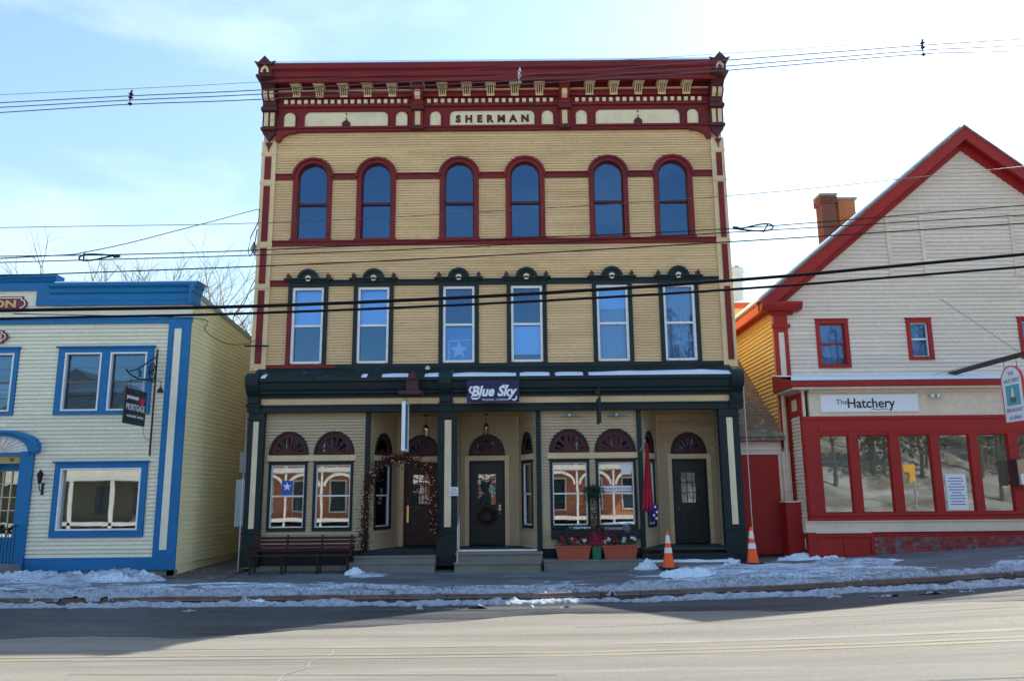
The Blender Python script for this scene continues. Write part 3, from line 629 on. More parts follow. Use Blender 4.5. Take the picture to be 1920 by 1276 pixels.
# tall brackets: two inner consoles and two corner consoles with gabled caps
def console(x,w,corner,dmax=0.55):
    f=Fr(x,21.7)
    sd=[(0.06,12.42),(0.16,12.44),(0.17,12.92),(0.24,12.98),(0.26,13.06),(0.20,13.12),(0.22,13.22),(0.36,13.34),(0.40,13.44),(0.36,13.50),(0.42,13.56),(dmax,13.66),(dmax,13.74),(0.06,13.74)]
    b=build(M(f).profile(sd,-w,w),'cornice_bracket',MAROON if corner else REDT,SH)
    for s_ in ((-1,1) if corner else (0,)):
        m=M(f); cx=s_*w*0.45; hw=w*0.30 if corner else w*0.5
        m.box(cx-hw,cx+hw,0.155,0.185,12.48,12.90); m.profile([(0.21,13.22),(0.36,13.32),(0.405,13.44),(0.38,13.49),(0.2,13.49)],cx-hw,cx+hw)
        build(m,'bracket_panel',CREAM_T,b)
    build(M(f).box(-w-.03,w+.03,0.05,0.27,12.94,13.04),'bracket_moulding',MAROON,b); build(M(f).box(-w-.03,w+.03,0.05,0.22,12.36,12.44),'bracket_moulding',MAROON,b)
    if not corner: build(M(f).box(-w-.05,w+.05,0.1,dmax+.03,13.66,13.72),'bracket_cap',CREAM_T if x<0 else REDT,b)
    if corner:
        s_=-1 if x<0 else 1
        m=M(f).box(-w+.01,w-.01,-0.3,0.78,13.74,14.08).box(-w-.04,w+.04,-0.3,0.84,13.70,13.76)
        m.prism([(-w-.02,14.05),(-w-.11,14.17),(-w+.02,14.13),(0,14.33),(w-.02,14.13),(w+.11,14.17),(w+.02,14.05)],-0.3,0.86)
        cp=build(m,'bracket_cap',MAROON,b)
        m=M(f).ring([(-.12,13.84),(-.10,13.96),(0,14.08),(.10,13.96),(.12,13.84)],[(-.06,13.84),(-.05,13.92),(0,13.98),(.05,13.92),(.06,13.84)],0.78,0.81); build(m,'cap_gable',CREAM_T,b)
        m=M(f)
        m.prism([(-w,12.42),(w,12.42),(w*.9,12.26),(w*.4,12.14),(0,12.02),(-w*.4,12.14),(-w*.9,12.26)],0.06,0.15); build(m,'bracket_drop',MAROON,b)
        # curled scroll towards the wall
        m=M(f); t=-s_
        m.prism([(t*w,12.36),(t*(w+.62),12.36),(t*(w+.60),12.29),(t*(w+.40),12.27),(t*(w+.20),12.17),(t*(w+.12),12.02),(t*w,12.02)][::t],0.05,0.13); build(m,'scroll',REDT,b)
console(-2.69,0.155,False); console(1.60,0.155,False); console(-7.02,0.20,True); console(6.04,0.19,True)

# ---- storefront
F0=Fr(0,21.6)     # bay fronts
def frm(y): return Fr(0,y)
G=Fr(0,21.4)
# mid band and sloped shelf
build(M(U).box(-6.80,5.84,-0.01,0.05,5.36,5.47),'belt_course',GREENW,SH)
build(M(U).box(-6.80,-4.9,0.045,0.06,5.37,5.46),'belt_course',REDT,SH,label='stretch of belt left in old red paint')
m=M(U).profile([(0.0,5.36),(0.05,5.36),(0.60,5.02),(0.60,4.97),(0.0,4.97)],-7.0,5.98); build(m,'shelf_roof',GREENW,SH)
m=M(U)
def eave_snow(a0,a1,t0,t1,name='eave_snow'):
    n=max(4,int((a1-a0)/0.1)); m=M()
    for i in range(n+1):
        a=a0+(a1-a0)*i/n; t=(t0+(t1-t0)*i/n)*(0.6+0.6*float(fbm(np.array(a*1.7),np.array(2.0),4,91)))*min(1,4*i/n+0.12,4*(n-i)/n+0.12)
        m.v+=[(a,21.7-0.61,5.015),(a,21.7-0.60,5.02+t),(a,21.7-0.60+t*2.2,5.04+t*1.3),(a,21.7-0.28,5.20)]
    m.f=[(4*i+j,4*i+4+j,4*i+5+j,4*i+1+j) for i in range(n) for j in range(3)]
    build(m,name,SNOW,SH,stuff=True)
for q in ((-6.75,-6.62,.05,.05),(-4.05,-3.9,.03,.03),(-3.5,-2.8,.04,.06),(-2.35,-1.95,.03,.07),(-1.6,0.1,.07,.03),(0.2,1.0,.06,.04),(1.15,1.9,.06,.03),(2.05,5.93,.05,.14)): eave_snow(*q)
build(M(U).profile([(0.0,4.97),(0.62,4.97),(0.62,4.93),(0.57,4.88),(0.52,4.72),(0.46,4.66),(0.46,4.62),(0.40,4.58),(0.0,4.58)],-6.95,5.95),'storefront_cornice',GREEN,SH)
build(M(U).box(-6.85,5.9,-0.01,0.34,4.50,4.58),'cornice_fillet',GREEN,SH)
build(M(U).box(-6.85,5.86,-0.01,0.28,4.32,4.50),'fascia_band',CREAM_T,SH)
build(M(U).box(-6.85,5.86,-0.01,0.32,4.12,4.30).box(-6.85,5.86,-0.01,0.35,4.28,4.32),'lintel_beam',GREEN,SH)
build(M(U).box(-7.0,6.0,-1.6,-0.02,4.13,4.2),'soffit',paint('recess_ceiling_paint',(0.50,0.33,0.14),dirt=0.3),SH)
# outer and centre pilasters
for (x0,x1,p0,p1) in ((-7.12,-6.69,-6.97,-6.83),(-2.02,-1.50,-1.83,-1.65),(5.55,6.08,5.74,5.90)):
    ol=build(M(G).box(x0,x1,-0.25,0.0,0.52,4.30).box(x0-.02,x1+.02,-0.25,0.04,0.1,0.52).box(x0-.02,x1+.02,-0.02,0.03,0.95,1.0).box(x0-.02,x1+.02,-0.02,0.03,3.92,3.98),'pilaster',GREEN,SH)
    build(M(G).box(p0,p1,-0.005,0.018,1.08,3.88),'pilaster_panel',CREAM_P,ol)
def sconsole(x0,x1):
    m=M(G).profile([(0.0,4.12),(0.05,4.12),(0.08,4.42),(0.10,4.55),(0.26,4.70),(0.34,4.84),(0.36,4.98),(0.30,5.10),(0.20,5.17),(-0.25,5.22),(-0.25,4.12)],x0,x1)
    build(m,'console',GREEN,SH); 
    build(M(G).box(x0-.03,x1+.03,-0.02,0.10,4.28,4.34).box(x0+.05,x1-.05,0.09,0.13,4.36,4.5),'console_moulding',GREENW,SH)
sconsole(-7.15,-6.80); sconsole(-1.97,-1.62); sconsole(5.86,6.20)
# slim posts
for (x0,x1) in ((-3.98,-3.86),(0.62,0.75),(3.35,3.47)): build(M(F0).box(x0,x1,-0.1,0.08,0.5,4.12),'post',GREEN,SH)
# bay walls
def half_round(f,c,w,zb,rz,parent,fan=True):
    """half-round transom: green rim, maroon board, radiating glass slots"""
    r=w/2; A=lambda rr,rrz:[(c+rr*math.cos(R(180*i/20)),zb+rrz*math.sin(R(180*i/20))) for i in range(21)]
    o=build(M(f).ring(A(r,rz),A(r-.05,rz-.05),-0.08,0.045).box(c-r,c+r,-0.08,0.045,zb-.035,zb),'half_round_transom',GREEN,parent)
    k=(rz-.05)/(r-.05); ri=r-.05
    g=M(f).ring(A(ri,ri*k),A(ri*.80,ri*.80*k),-0.07,0.0); g.prism([(c+ri*.24*math.cos(R(180*i/8)),zb+ri*.24*k*math.sin(R(180*i/8))) for i in range(9)],-0.07,0.0)
    g.box(c-ri,c+ri,-0.07,0.005,zb,zb+.05)
    if fan:
        for a in (22,50,78,102,130,158):
            u=(math.cos(R(a)),math.sin(R(a))*k); p=(-u[1],u[0]); t0,t1=0.018,0.03
            g.prism([(c+u[0]*ri*.2-p[0]*t0,zb+u[1]*ri*.2-p[1]*t0),(c+u[0]*ri*.2+p[0]*t0,zb+u[1]*ri*.2+p[1]*t0),(c+u[0]*ri*.84+p[0]*t1,zb+u[1]*ri*.84+p[1]*t1),(c+u[0]*ri*.84-p[0]*t1,zb+u[1]*ri*.84-p[1]*t1)],-0.07,-0.01)
    build(g,'fan',MAROON,o)
    build(M(f).prism([(c+ri*math.cos(R(180*i/20)),zb+ri*k*math.sin(R(180*i/20))) for i in range(21)],-0.055,-0.05),'pane',GL_UP,o)
    return o
def shop_window(f,c,w,z0,z1,parent,cw=0.07,rail=None,frame=GREEN,gl=None,sashm=WHITE,narrow=0.0):
    a0,a1=c-w/2,c+w/2
    o=build(M(f).box(a0,a0+cw,-0.15,0.045,z0,z1).box(a1-cw,a1,-0.15,0.045,z0,z1).box(a0+cw,a1-cw,-0.15,0.045,z1-cw,z1).box(a0+cw,a1-cw,-0.15,0.045,z0,z0+cw*1.3).box(a0-.03,a1+.03,0.0,0.07,z1,z1+.03),'window',frame,parent)
    b0,b1,y0,y1=a0+cw,a1-cw,z0+cw*1.3,z1-cw; t=0.03; rz=(y0+y1)/2 if rail is None else rail
    m=M(f).box(b0,b0+t,-0.06,0.0,y0,y1).box(b1-t,b1,-0.06,0.0,y0,y1).box(b0+t,b1-t,-0.06,0.0,y1-t,y1).box(b0+t,b1-t,-0.06,0.0,y0,y0+t).box(b0+t,b1-t,-0.06,-.005,rz-.02,rz+.02)
    build(m,'sash',sashm,o)
    build(M(f).box(b0+t,b1-t,-0.034,-0.030,rz+.02,y1-t),'pane',gl or GL_ST,o); build(M(f).box(b0+t,b1-t,-0.044,-0.040,y0+t,rz-.02),'pane',gl or GL_ST,o)
    return o
BW=[(-6.04,1.04),(-4.82,1.06),(1.51,1.06),(2.75,1.08)]      # bay window centres and widths
WZ0,WZ1=1.0,2.80
for bi,(a0,a1) in enumerate(((-6.69,-3.98),(0.75,3.35))):
    ws=BW[2*bi:2*bi+2]
    holes=[(c-w/2+.03,c+w/2-.03,WZ0+.03,WZ1-.03) for c,w in ws]+[(c-w/2+.06,c+w/2-.06,3.05,3.52) for c,w in ws]
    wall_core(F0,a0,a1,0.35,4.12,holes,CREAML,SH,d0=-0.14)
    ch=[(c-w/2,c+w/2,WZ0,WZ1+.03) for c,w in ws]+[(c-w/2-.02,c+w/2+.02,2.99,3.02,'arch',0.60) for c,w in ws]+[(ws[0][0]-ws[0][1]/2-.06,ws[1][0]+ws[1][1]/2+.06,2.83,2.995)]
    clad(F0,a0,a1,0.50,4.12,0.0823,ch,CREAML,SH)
    build(M(F0).box(ws[0][0]-ws[0][1]/2-.06,ws[1][0]+ws[1][1]/2+.06,-0.01,0.03,2.832,2.99),'transom_rail',CREAM_T,SH)
    build(M(F0).box(a0,a1,-0.14,0.04,0.1,0.5),'plinth',GREEN,SH)
    for c,w in ws:
        half_round(F0,c,w+.02,3.03,0.60,SH)
        wn=shop_window(F0,c,w,WZ0,WZ1,SH)
# pieces hanging in the shop windows
o=build(M(F0).prism([(-6.21,2.32),(-5.91,2.32)]+arc(-6.06,2.05,0.15,0,-180,8),-0.029,-0.024),'window_banner',plain('banner_blue',(0.03,0.10,0.45),0.7)); tag(o,'small blue star banner hanging inside the leftmost shop window','banner')
st=[(-6.06+0.12*(1 if i%2==0 else .4)*math.sin(i*math.pi/5),2.16+0.12*(1 if i%2==0 else .4)*math.cos(i*math.pi/5)) for i in range(10)]
build(M(F0).prism(st,-0.023,-0.018),'star',PAPER,o)
o=build(M(F0).box(2.33,3.16,-0.029,-0.024,1.96,2.10),'window_notice',PAPER); tag(o,'long white paper strip in the shop window right of the hanging wreath','notice')
text('OPEN DAILY 9:00 TO 5:00',F0,2.745,-0.022,1.995,0.09,INK,o,'lettering',width=0.78,extrude=0.002)
o=build(M(F0).box(2.90,3.16,-0.029,-0.024,2.40,2.68),'window_notice',PAPER); tag(o,'square white poster in the upper corner of the shop window above the paper strip','notice')
# recess walls
R1d=Fr(-3.86,21.62,math.atan2(1.38,0.56)); R1L=math.hypot(1.38,0.56)
R2d=Fr(0.15,23.0,math.atan2(-1.38,0.47)); R2L=math.hypot(1.38,0.47)
R3d=Fr(3.47,21.62,math.atan2(1.38,0.66)); R3L=math.hypot(1.38,0.66)
R3r=Fr(5.82,23.0,math.atan2(-1.38,-0.27)); 
BK=Fr(0,23.0)
FLZ=0.50
def side_wall(f,Lw,win):
    c,w=win; hs=[(c-w/2+.02,c+w/2-.02,WZ0+.03,WZ1-.03),(c-w/2+.05,c+w/2-.05,3.05,3.5)]
    wall_core(f,0,Lw,0.45,4.13,hs,CREAML,SH,d0=-0.12)
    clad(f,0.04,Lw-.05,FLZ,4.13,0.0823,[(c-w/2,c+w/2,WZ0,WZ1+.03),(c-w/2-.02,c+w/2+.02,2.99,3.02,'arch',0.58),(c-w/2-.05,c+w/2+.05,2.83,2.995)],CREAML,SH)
    build(M(f).box(c-w/2-.05,c+w/2+.05,-0.01,0.03,2.832,2.99),'transom_rail',CREAM_T,SH)
    build(M(f).box(Lw-.05,Lw+.02,-0.01,0.04,FLZ,4.13) if f is not R2d else M(f).box(-.02,.04,-0.01,0.04,FLZ,4.13),'corner_board',CREAM_T,SH)
    half_round(f,c,w+.02,3.03,0.58,SH,fan=False); shop_window(f,c,w,WZ0,WZ1,SH,cw=0.06)
side_wall(R1d,R1L,(0.66,0.86)); side_wall(R2d,R2L,(R2L-0.66,0.86)); side_wall(R3d,R3L,(0.66,0.80))
# straight side returns
for f,Lw in ((Fr(-1.55,23.0,-math.pi/2),1.4),(Fr(5.60,23.0,-math.pi/2),1.4)): pass
RET=[Fr(-1.52,21.6,math.pi/2)]
def ret(fr_,L_):
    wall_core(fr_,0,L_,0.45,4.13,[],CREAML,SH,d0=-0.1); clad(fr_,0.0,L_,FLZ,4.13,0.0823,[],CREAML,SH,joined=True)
ret(Fr(-1.52,21.6,math.pi/2),1.4)                       # left side of the middle recess
ret(Fr(-1.98,23.0,-math.pi/2),1.4)                      # right side of the left recess
ret(Fr(5.82,23.0,math.atan2(-1.38,-0.24)),1.40)         # right side of the right recess
def back(a0,a1,dc,dw,dtop,door_mat,brass):
    wall_core(BK,a0,a1,0.4,4.13,[(dc-dw/2,dc+dw/2,0.4,dtop+.02),(dc-dw/2+.04,dc+dw/2-.04,3.07,3.5)],CREAML,SH,d0=-0.12)
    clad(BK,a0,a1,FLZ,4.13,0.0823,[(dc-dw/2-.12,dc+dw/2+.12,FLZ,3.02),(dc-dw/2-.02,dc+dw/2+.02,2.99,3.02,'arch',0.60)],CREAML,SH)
    build(M(BK).box(dc-dw/2-.12,dc-dw/2,-0.05,0.03,FLZ,2.86).box(dc+dw/2,dc+dw/2+.12,-0.05,0.03,FLZ,2.86).box(dc-dw/2-.12,dc+dw/2+.12,-0.05,0.03,2.86,3.0),'door_casing',CREAM_T,SH)
    half_round(BK,dc,dw+.02,3.03,0.58,SH)
    # door: rails, stiles, nine lights, two lower panels
    a,b=dc-dw/2,dc+dw/2; st=0.15; fr_=M(BK)
    fr_.box(a,a+.06,-0.12,0.015,0.5,dtop).box(b-.06,b,-0.12,0.015,0.5,dtop).box(a+.06,b-.06,-0.12,0.015,dtop-.05,dtop)
    a+=.06; b-=.06; T=dtop-.05
    gx0,gx1,gz0,gz1=a+.19,b-.19,1.62,2.48
    rs=[(a,b,0.52,T)]
    for h in ((gx0,gx1,gz0,gz1),(a+.13,(a+b)/2-.05,0.72,1.40),((a+b)/2+.05,b-.13,0.72,1.40)): rs=subtract(rs,h)
    d_=build(fr_,'door_frame',GREEN if door_mat is DOORG else MAROON,SH)
    m=M(BK)
    for r_ in rs: m.box(r_[0],r_[1],-0.075,-0.03,r_[2],r_[3])
    dr=build(m,'door',door_mat,SH)
    build(M(BK).box(a+.15,(a+b)/2-.07,-0.07,-0.04,0.74,1.38).box(a+.131,(a+b)/2-.051,-0.07,-0.055,0.721,1.399),'panel',door_mat,dr)
    build(M(BK).box((a+b)/2+.07,b-.15,-0.07,-0.04,0.74,1.38).box((a+b)/2+.051,b-.131,-0.07,-0.055,0.721,1.399),'panel',door_mat,dr)
    m=M(BK); w3=(gx1-gx0)/3; h3_=(gz1-gz0)/3
    for i in (1,2): m.box(gx0+i*w3-.009,gx0+i*w3+.009,-0.07,-0.035,gz0,gz1)
    for j in (1,2):
        for i in range(3): m.box(gx0+i*w3+(.009 if i else 0),gx0+(i+1)*w3-(.009 if i<2 else 0),-0.068,-0.037,gz0+j*h3_-.009,gz0+j*h3_+.009)
    build(m,'muntin',door_mat,dr)
    for i in range(3):
        for j in range(3): build(M(BK).box(gx0+i*w3+.009,gx0+(i+1)*w3-.009,-0.056,-0.052,gz0+j*h3_+.009,gz0+(j+1)*h3_-.009),'pane',GL_D,dr)
    return dr,a,b
d1,a,b=back(-3.30,-1.98,-2.62,1.00,2.80,DOORB,True)
m=M(BK).box(a+.03,a+.09,-0.03,-0.015,1.15,1.62); 
build(m,'door_plate',BRASS,d1); build(M(BK).lathe((a+.06,0,1.73),[(0.0,0),(0.03,.01),(0.035,.03),(0.0,.05)],10),'lock',BRASS,d1)
d2,a,b=back(-1.52,0.15,-0.75,1.02,2.83,DOORG,False)
build(M(BK).tube([(b-.09,0.0,1.55),(b-.09,0.05,1.53),(b-.05,0.06,1.56)],0.012).box(b-.12,b-.06,-0.03,-0.015,1.46,1.62),'handle',BRASS,d2)
build(M(BK).lathe((b-.09,-0.01,1.36),[(0.0,0),(0.03,.01),(0.035,.03),(0.0,.05)],10),'lock',GALV,d2)
d3,a,b=back(4.13,5.82,5.03,1.00,2.83,DOORG,False)
build(M(BK).lathe((a+.09,0.02,1.45),[(0.0,0),(0.03,.01),(0.035,.03),(0.0,.05)],10),'handle',GALV,d3)
# notices taped inside the doors
for (x0,x1,z0,z1,mt) in ((-2.62,-2.50,1.98,2.12,PAPER),(-2.62,-2.48,1.78,1.92,PAPER),(-2.60,-2.44,1.66,1.74,PAPER)):
    build(M(BK).box(x0,x1,-0.05,-0.045,z0,z1),'door_notice',mt,d1)
for (x0,x1,z0,z1,mt) in ((-1.02,-0.93,2.18,2.32,PAPER),(-0.60,-0.52,1.95,2.12,SIGNT),(-0.98,-0.86,1.90,1.98,CARD)):
    build(M(BK).box(x0,x1,-0.05,-0.045,z0,z1),'door_notice',mt,d2)
# ground floor interiors, floors and steps
build(M().box(SX0+.2,SX1-.2,21.75,40,0.3,0.48),'floor',paint('shop_floor',(0.16,0.10,0.06)),SH)
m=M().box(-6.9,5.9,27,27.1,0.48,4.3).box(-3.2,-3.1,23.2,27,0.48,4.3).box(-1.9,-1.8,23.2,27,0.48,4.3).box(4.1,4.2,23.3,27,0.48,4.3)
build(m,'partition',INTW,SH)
for i,(x,y,z,h) in enumerate(((-6.3,24.5,.48,1.5),(-5.2,25,.48,1.1),(-4.4,24.2,.48,1.3),(1.4,24.4,.48,1.2),(2.2,25.2,.48,1.7),(3.2,24.6,.48,1.0))):
    m=M().box(x-.5,x+.5,y-.2,y+.2,z,z+.06)
    for j in range(1,4): m.box(x-.5,x+.5,y-.2,y+.2,z+h*j/3-.04,z+h*j/3)
    m.box(x-.5,x-.46,y-.2,y+.2,z+.06,z+h-.04).box(x+.46,x+.5,y-.2,y+.2,z+.06,z+h-.04)
    sf=tag(build(m,'display_shelf',paint('shelf_wood',(0.28,0.17,0.09))),['wooden display shelf seen deep inside the leftmost shop window','low wooden display shelf behind the left shop windows','wooden display shelf inside the second shop window from the left','wooden display shelf behind the window above the left terracotta planter','tall wooden display shelf deep behind the right pair of shop windows','low wooden display shelf behind the window above the right planter'][i],'shelf')
def rec_floor(poly): 
    m=M(); n=len(poly); m.v=[(p[0],p[1],0.44) for p in poly]+[(p[0],p[1],0.50) for p in poly]
    m.f=[tuple(range(n)),tuple(range(n,2*n))]+[(i,(i+1)%n,n+(i+1)%n,n+i) for i in range(n)]; build(m,'recess_floor',paint('dark_green_deck_paint',(0.025,0.05,0.055),rough=0.6,chip=0.25,chipc=(0.3,0.32,0.33)),SH)
rec_floor([(-3.86,21.4),(-2.02,21.4),(-2.0,23.0),(-3.3,23.0)]); rec_floor([(-1.5,21.4),(0.62,21.4),(0.15,23.0),(-1.5,23.0)]); rec_floor([(3.47,21.4),(5.55,21.4),(5.82,23.0),(4.13,23.0)])
build(M().box(-3.98,-2.02,21.36,21.5,0.36,0.49),'threshold',GREEN,SH)
for i,(y0,z1) in enumerate(((21.10,0.34),(20.82,0.20))):
    build(M().box(-4.12-.05*i,-2.03,y0,21.36 if i==0 else 21.10,-0.1,z1).box(-4.14-.05*i,-2.02,y0-.03,21.36 if i==0 else 21.13,z1,z1+.035),'step',STONE,SH)
build(M().box(-1.48,0.72,21.0,21.38,0.0,0.40).box(-1.50,0.74,20.96,21.40,0.40,0.45),'step',WOODG,SH)
build(M().box(-1.50,0.66,20.66,21.0,-0.02,0.19).box(-1.52,0.68,20.62,20.99,0.19,0.225),'step',WOODG,SH)
build(M().box(-1.45,0.6,21.385,21.42,0.455,0.5),'threshold',WHITE,SH)
build(M().box(0.76,3.45,20.85,21.46,-0.05,0.22).box(0.74,3.46,20.83,21.46,0.22,0.25),'ledge',STONE,SH)
build(M().box(3.30,5.9,21.02,21.4,0.0,0.33).box(3.28,5.92,21.0,21.4,0.33,0.37),'step',GREEN,SH)
m=M(); P=[(3.5,21.0)]+[(3.5+2.2*i/10,20.72-0.12*math.sin(math.pi*i/10)) for i in range(11)]+[(5.7,21.0)]
m.v=[(p[0],p[1],0.02) for p in P]+[(p[0],p[1],0.20) for p in P]; n=len(P); m.f=[tuple(range(n)),tuple(range(n,2*n))]+[(i,(i+1)%n,n+(i+1)%n,n+i) for i in range(n)]
build(m,'step',STONE,SH)
m=M(); xs=np.linspace(3.5,5.7,40)
for i,x in enumerate(xs):
    t=0.012+0.07*float(fbm(np.array(x*2.2),np.array(9.),4,15)); yb=20.70-0.12*math.sin(math.pi*i/39); m.v+=[(x,yb,0.195),(x,yb+.02,0.20+t),(x,20.99,0.20+t*.8)]
m.f=[q for i in range(39) for q in ((3*i,3*i+3,3*i+4,3*i+1),(3*i+1,3*i+4,3*i+5,3*i+2))]
build(m,'step_snow',SNOW,SH,stuff=True)
build(M().box(-6.9,-3.98,21.45,21.6,-0.2,0.12).box(5.5,6.1,21.3,21.6,-0.2,0.12),'foundation',FOUND,SH)
# conduit down the right corner, drain strip on the left corner
build(M().tube([(6.19,21.12,5.1),(6.20,21.2,4.2),(6.20,21.2,1.0),(6.20,21.2,0.25)],0.011,6),'conduit',plain('pale_conduit',(0.5,0.5,0.48),0.5),SH)
build(M().tube([(-7.15,21.30,2.4),(-7.15,21.30,0.0)],0.014,6),'conduit',plain('pale_conduit',(0.6,0.6,0.6),0.5),SH)

# ---- things on and around the block
# lettered board
sb=tag(build(M(Fr(0,21.02)).box(-1.21,0.18,-0.03,0.03,4.30,4.90),'shop_sign',SIGNB),'dark navy board lettered Blue Sky over the middle entrance','sign')
SF=Fr(0,21.02)
text('Blue Sky',SF,-0.52,0.034,4.475,0.37,SIGNW,sb,'lettering',bold=0.014,shear=0.28,width=1.22,extrude=0.005)
# swashes of the script capitals and tail
m=M(SF); 
def swash(pts,t): 
    O=[];I=[]
    for i,p in enumerate(pts):
        q=pts[min(i+1,len(pts)-1)]; o_=pts[max(i-1,0)]; dx,dz=q[0]-o_[0],q[1]-o_[1]; l_=math.hypot(dx,dz) or 1; tt=t*math.sin(math.pi*(i+.6)/(len(pts)+.2))
        O.append((p[0]-dz/l_*tt,p[1]+dx/l_*tt)); I.append((p[0]+dz/l_*tt,p[1]-dx/l_*tt))
    m.ring(O,I,0.032,0.040)
swash([(-1.0,4.70),(-1.10,4.71),(-1.14,4.64),(-1.11,4.56),(-1.04,4.55)],0.028)
swash([(-0.86,4.44),(-0.95,4.40),(-1.06,4.40),(-1.10,4.45)],0.025); swash([(0.10,4.47),(0.10,4.40),(0.05,4.355),(-0.02,4.38)],0.025); swash([(-0.16,4.66),(-0.1,4.74),(-0.26,4.76)],0.02)
build(m,'swash',SIGNW,sb)
text('TRADING  COMPANY',SF,-0.45,0.034,4.345,0.075,SIGNW,sb,'lettering',width=0.74,extrude=0.004)
# perpendicular hanging sign by the left entrance (faces +X)
PF=Fr(-2.82,21.15,0); 
PX=lambda x:Fr(x,0,math.pi/2)      # frame: s=+Y, d=+X
t=thing('hanging_sign','white framed sea-blue sign hanging edge-on beside the left entrance','sign',(-2.80,20.75,3.6))
P=PX(-2.80)
build(M(P).box(20.36,20.41,-.045,.045,3.02,4.28).box(21.07,21.12,-.045,.045,3.02,4.28).box(20.41,21.07,-.045,.045,4.23,4.28).box(20.41,21.07,-.045,.045,3.02,3.07),'frame',SIGNW,t)
build(M(P).box(20.41,21.07,-.02,.02,3.07,4.23),'panel',SEA,t)
m=M(P)
for yy in (20.5,20.98): m.tube([(yy,0,4.28),(yy,0,4.46)],0.008,5)
build(m,'chain',IRON,t)
t=thing('sign_bracket','rusty maroon bracket box on the storefront cornice holding the edge-on sign','bracket',(-2.6,21.0,4.8))
build(M().box(-2.92,-2.35,20.30,21.02,4.46,4.55),'arm',RUST,t); build(M().box(-2.80,-2.50,20.75,21.25,4.55,4.90).add([(-2.8,20.7,4.9),(-2.5,20.7,4.9),(-2.5,21.3,4.9),(-2.8,21.3,4.9),(-2.65,21.05,5.18)],[(0,1,4),(1,2,4),(2,3,4),(3,0,4),(0,1,2,3)]),'housing',RUST,t)
build(M().lathe((-2.30,21.35,5.22),[(0.02,0),(0.07,.03),(0.08,.08),(0.04,.13),(0.0,.14)],10),'floodlight',GALV,t)
t=thing('blade_sign','narrow dark green blade sign hanging edge-on over the right bay windows','sign',(2.28,20.9,4.1)); P=PX(2.26)
build(M(P).box(20.65,21.15,-.02,.03,3.72,4.36),'panel',GREEN,t); build(M(P).box(20.63,20.66,-.03,.04,3.70,4.38),'frame',GREENW,t); build(M(P).box(21.14,21.17,-.03,.04,3.70,4.38),'frame',GREENW,t)
build(M(P).tube([(20.75,0,4.36),(20.75,0,4.62),(21.3,0,4.62)],0.02,6).box(20.9,21.3,-.05,.05,4.50,4.58),'arm',RUST,t)
# pair of spot heads on a bar
for k,(xa) in enumerate((1.53,2.80)):
    t=thing('spotlight',['small pale spotlight on the siding above the left of the two right-bay arches','small pale spotlight on the siding above the right of the two right-bay arches'][k],'lamp',(xa,21.5,3.98),'spotlights over the right bay')
    build(M().tube([(xa-.22,21.54,3.97),(xa+.3,21.54,3.97)],0.02,6),'bar',plain('lamp_grey',(0.25,0.3,0.28),0.5),t)
    build(M().lathe((xa,21.45,3.94),[(0.02,0),(0.055,.02),(0.065,.07),(0.03,.11),(0.0,.12)],12),'head',GALV,t)
# lanterns hung in the recesses
for k,(x,y,zt,lab) in enumerate(((-0.75,22.3,4.13,'hanging glass lantern before the middle entrance transom'),(-2.45,22.5,4.13,'hanging lantern in the left entrance behind the lighted garland'))):
    t=thing('hanging_lantern',lab,'lantern',(x,y,zt)); z=3.50
    build(M().tube([(x,y,zt),(x,y,z+.36)],0.006,5).lathe((x,y,zt-.03),[(0.07,0),(0.05,.03)],10),'chain',IRON,t)
    m=M().lathe((x,y,z+.27),[(0.09,0),(0.05,.05),(0.02,.10)],6).lathe((x,y,z),[(0.03,0),(0.07,.02)],6)
    for a in range(6): m.tube([(x+.07*math.cos(a*math.pi/3),y+.07*math.sin(a*math.pi/3),z+.02),(x+.085*math.cos(a*math.pi/3),y+.085*math.sin(a*math.pi/3),z+.27)],0.006,4)
    build(m,'cage',IRON,t); build(M().lathe((x,y,z+.03),[(0.055,0),(0.068,.22)],6),'pane',GL_D,t)
# garland arch round the left entrance
t=thing('lighted_garland','reddish twig garland with tiny warm lights arching around the left entrance','garland',(-3.0,21.3,0.5))
path=[(-3.93,0.55),(-3.92,1.2),(-3.88,1.9),(-3.78,2.35),(-3.55,2.68),(-3.25,2.84),(-2.9,2.86),(-2.55,2.78),(-2.25,2.58),(-2.12,2.25),(-2.10,1.8),(-2.12,1.3),(-2.10,0.9)]
dense=[]
for (p,q) in zip(path[:-1],path[1:]):
    for i in range(8): u=i/8; dense.append((p[0]+(q[0]-p[0])*u,21.30,p[1]+(q[1]-p[1])*u))
build(M().tube([(x,y,z) for x,y,z in dense],0.03,5),'stem',RUST,t)
m=M(); lb=M()
for (x,y,z) in dense:
    for k in range(46):
        r=abs(random.gauss(0,0.10)); a=random.uniform(0,2*math.pi); m.leaf((x+r*math.cos(a),y+random.gauss(0,.05),z+r*math.sin(a)),random.uniform(.02,.05))
    if random.random()<0.8:
        for _ in range(1):
            r=0.09; a=random.uniform(0,6.28); c=(x+r*math.cos(a),y-.09,z+r*math.sin(a)); lb.lathe(c,[(0.0,0),(0.006,.006),(0.0,.013)],5)
build(m,'foliage',LEAFR,t,stuff=True); build(lb,'lights',BULB,t,stuff=True)
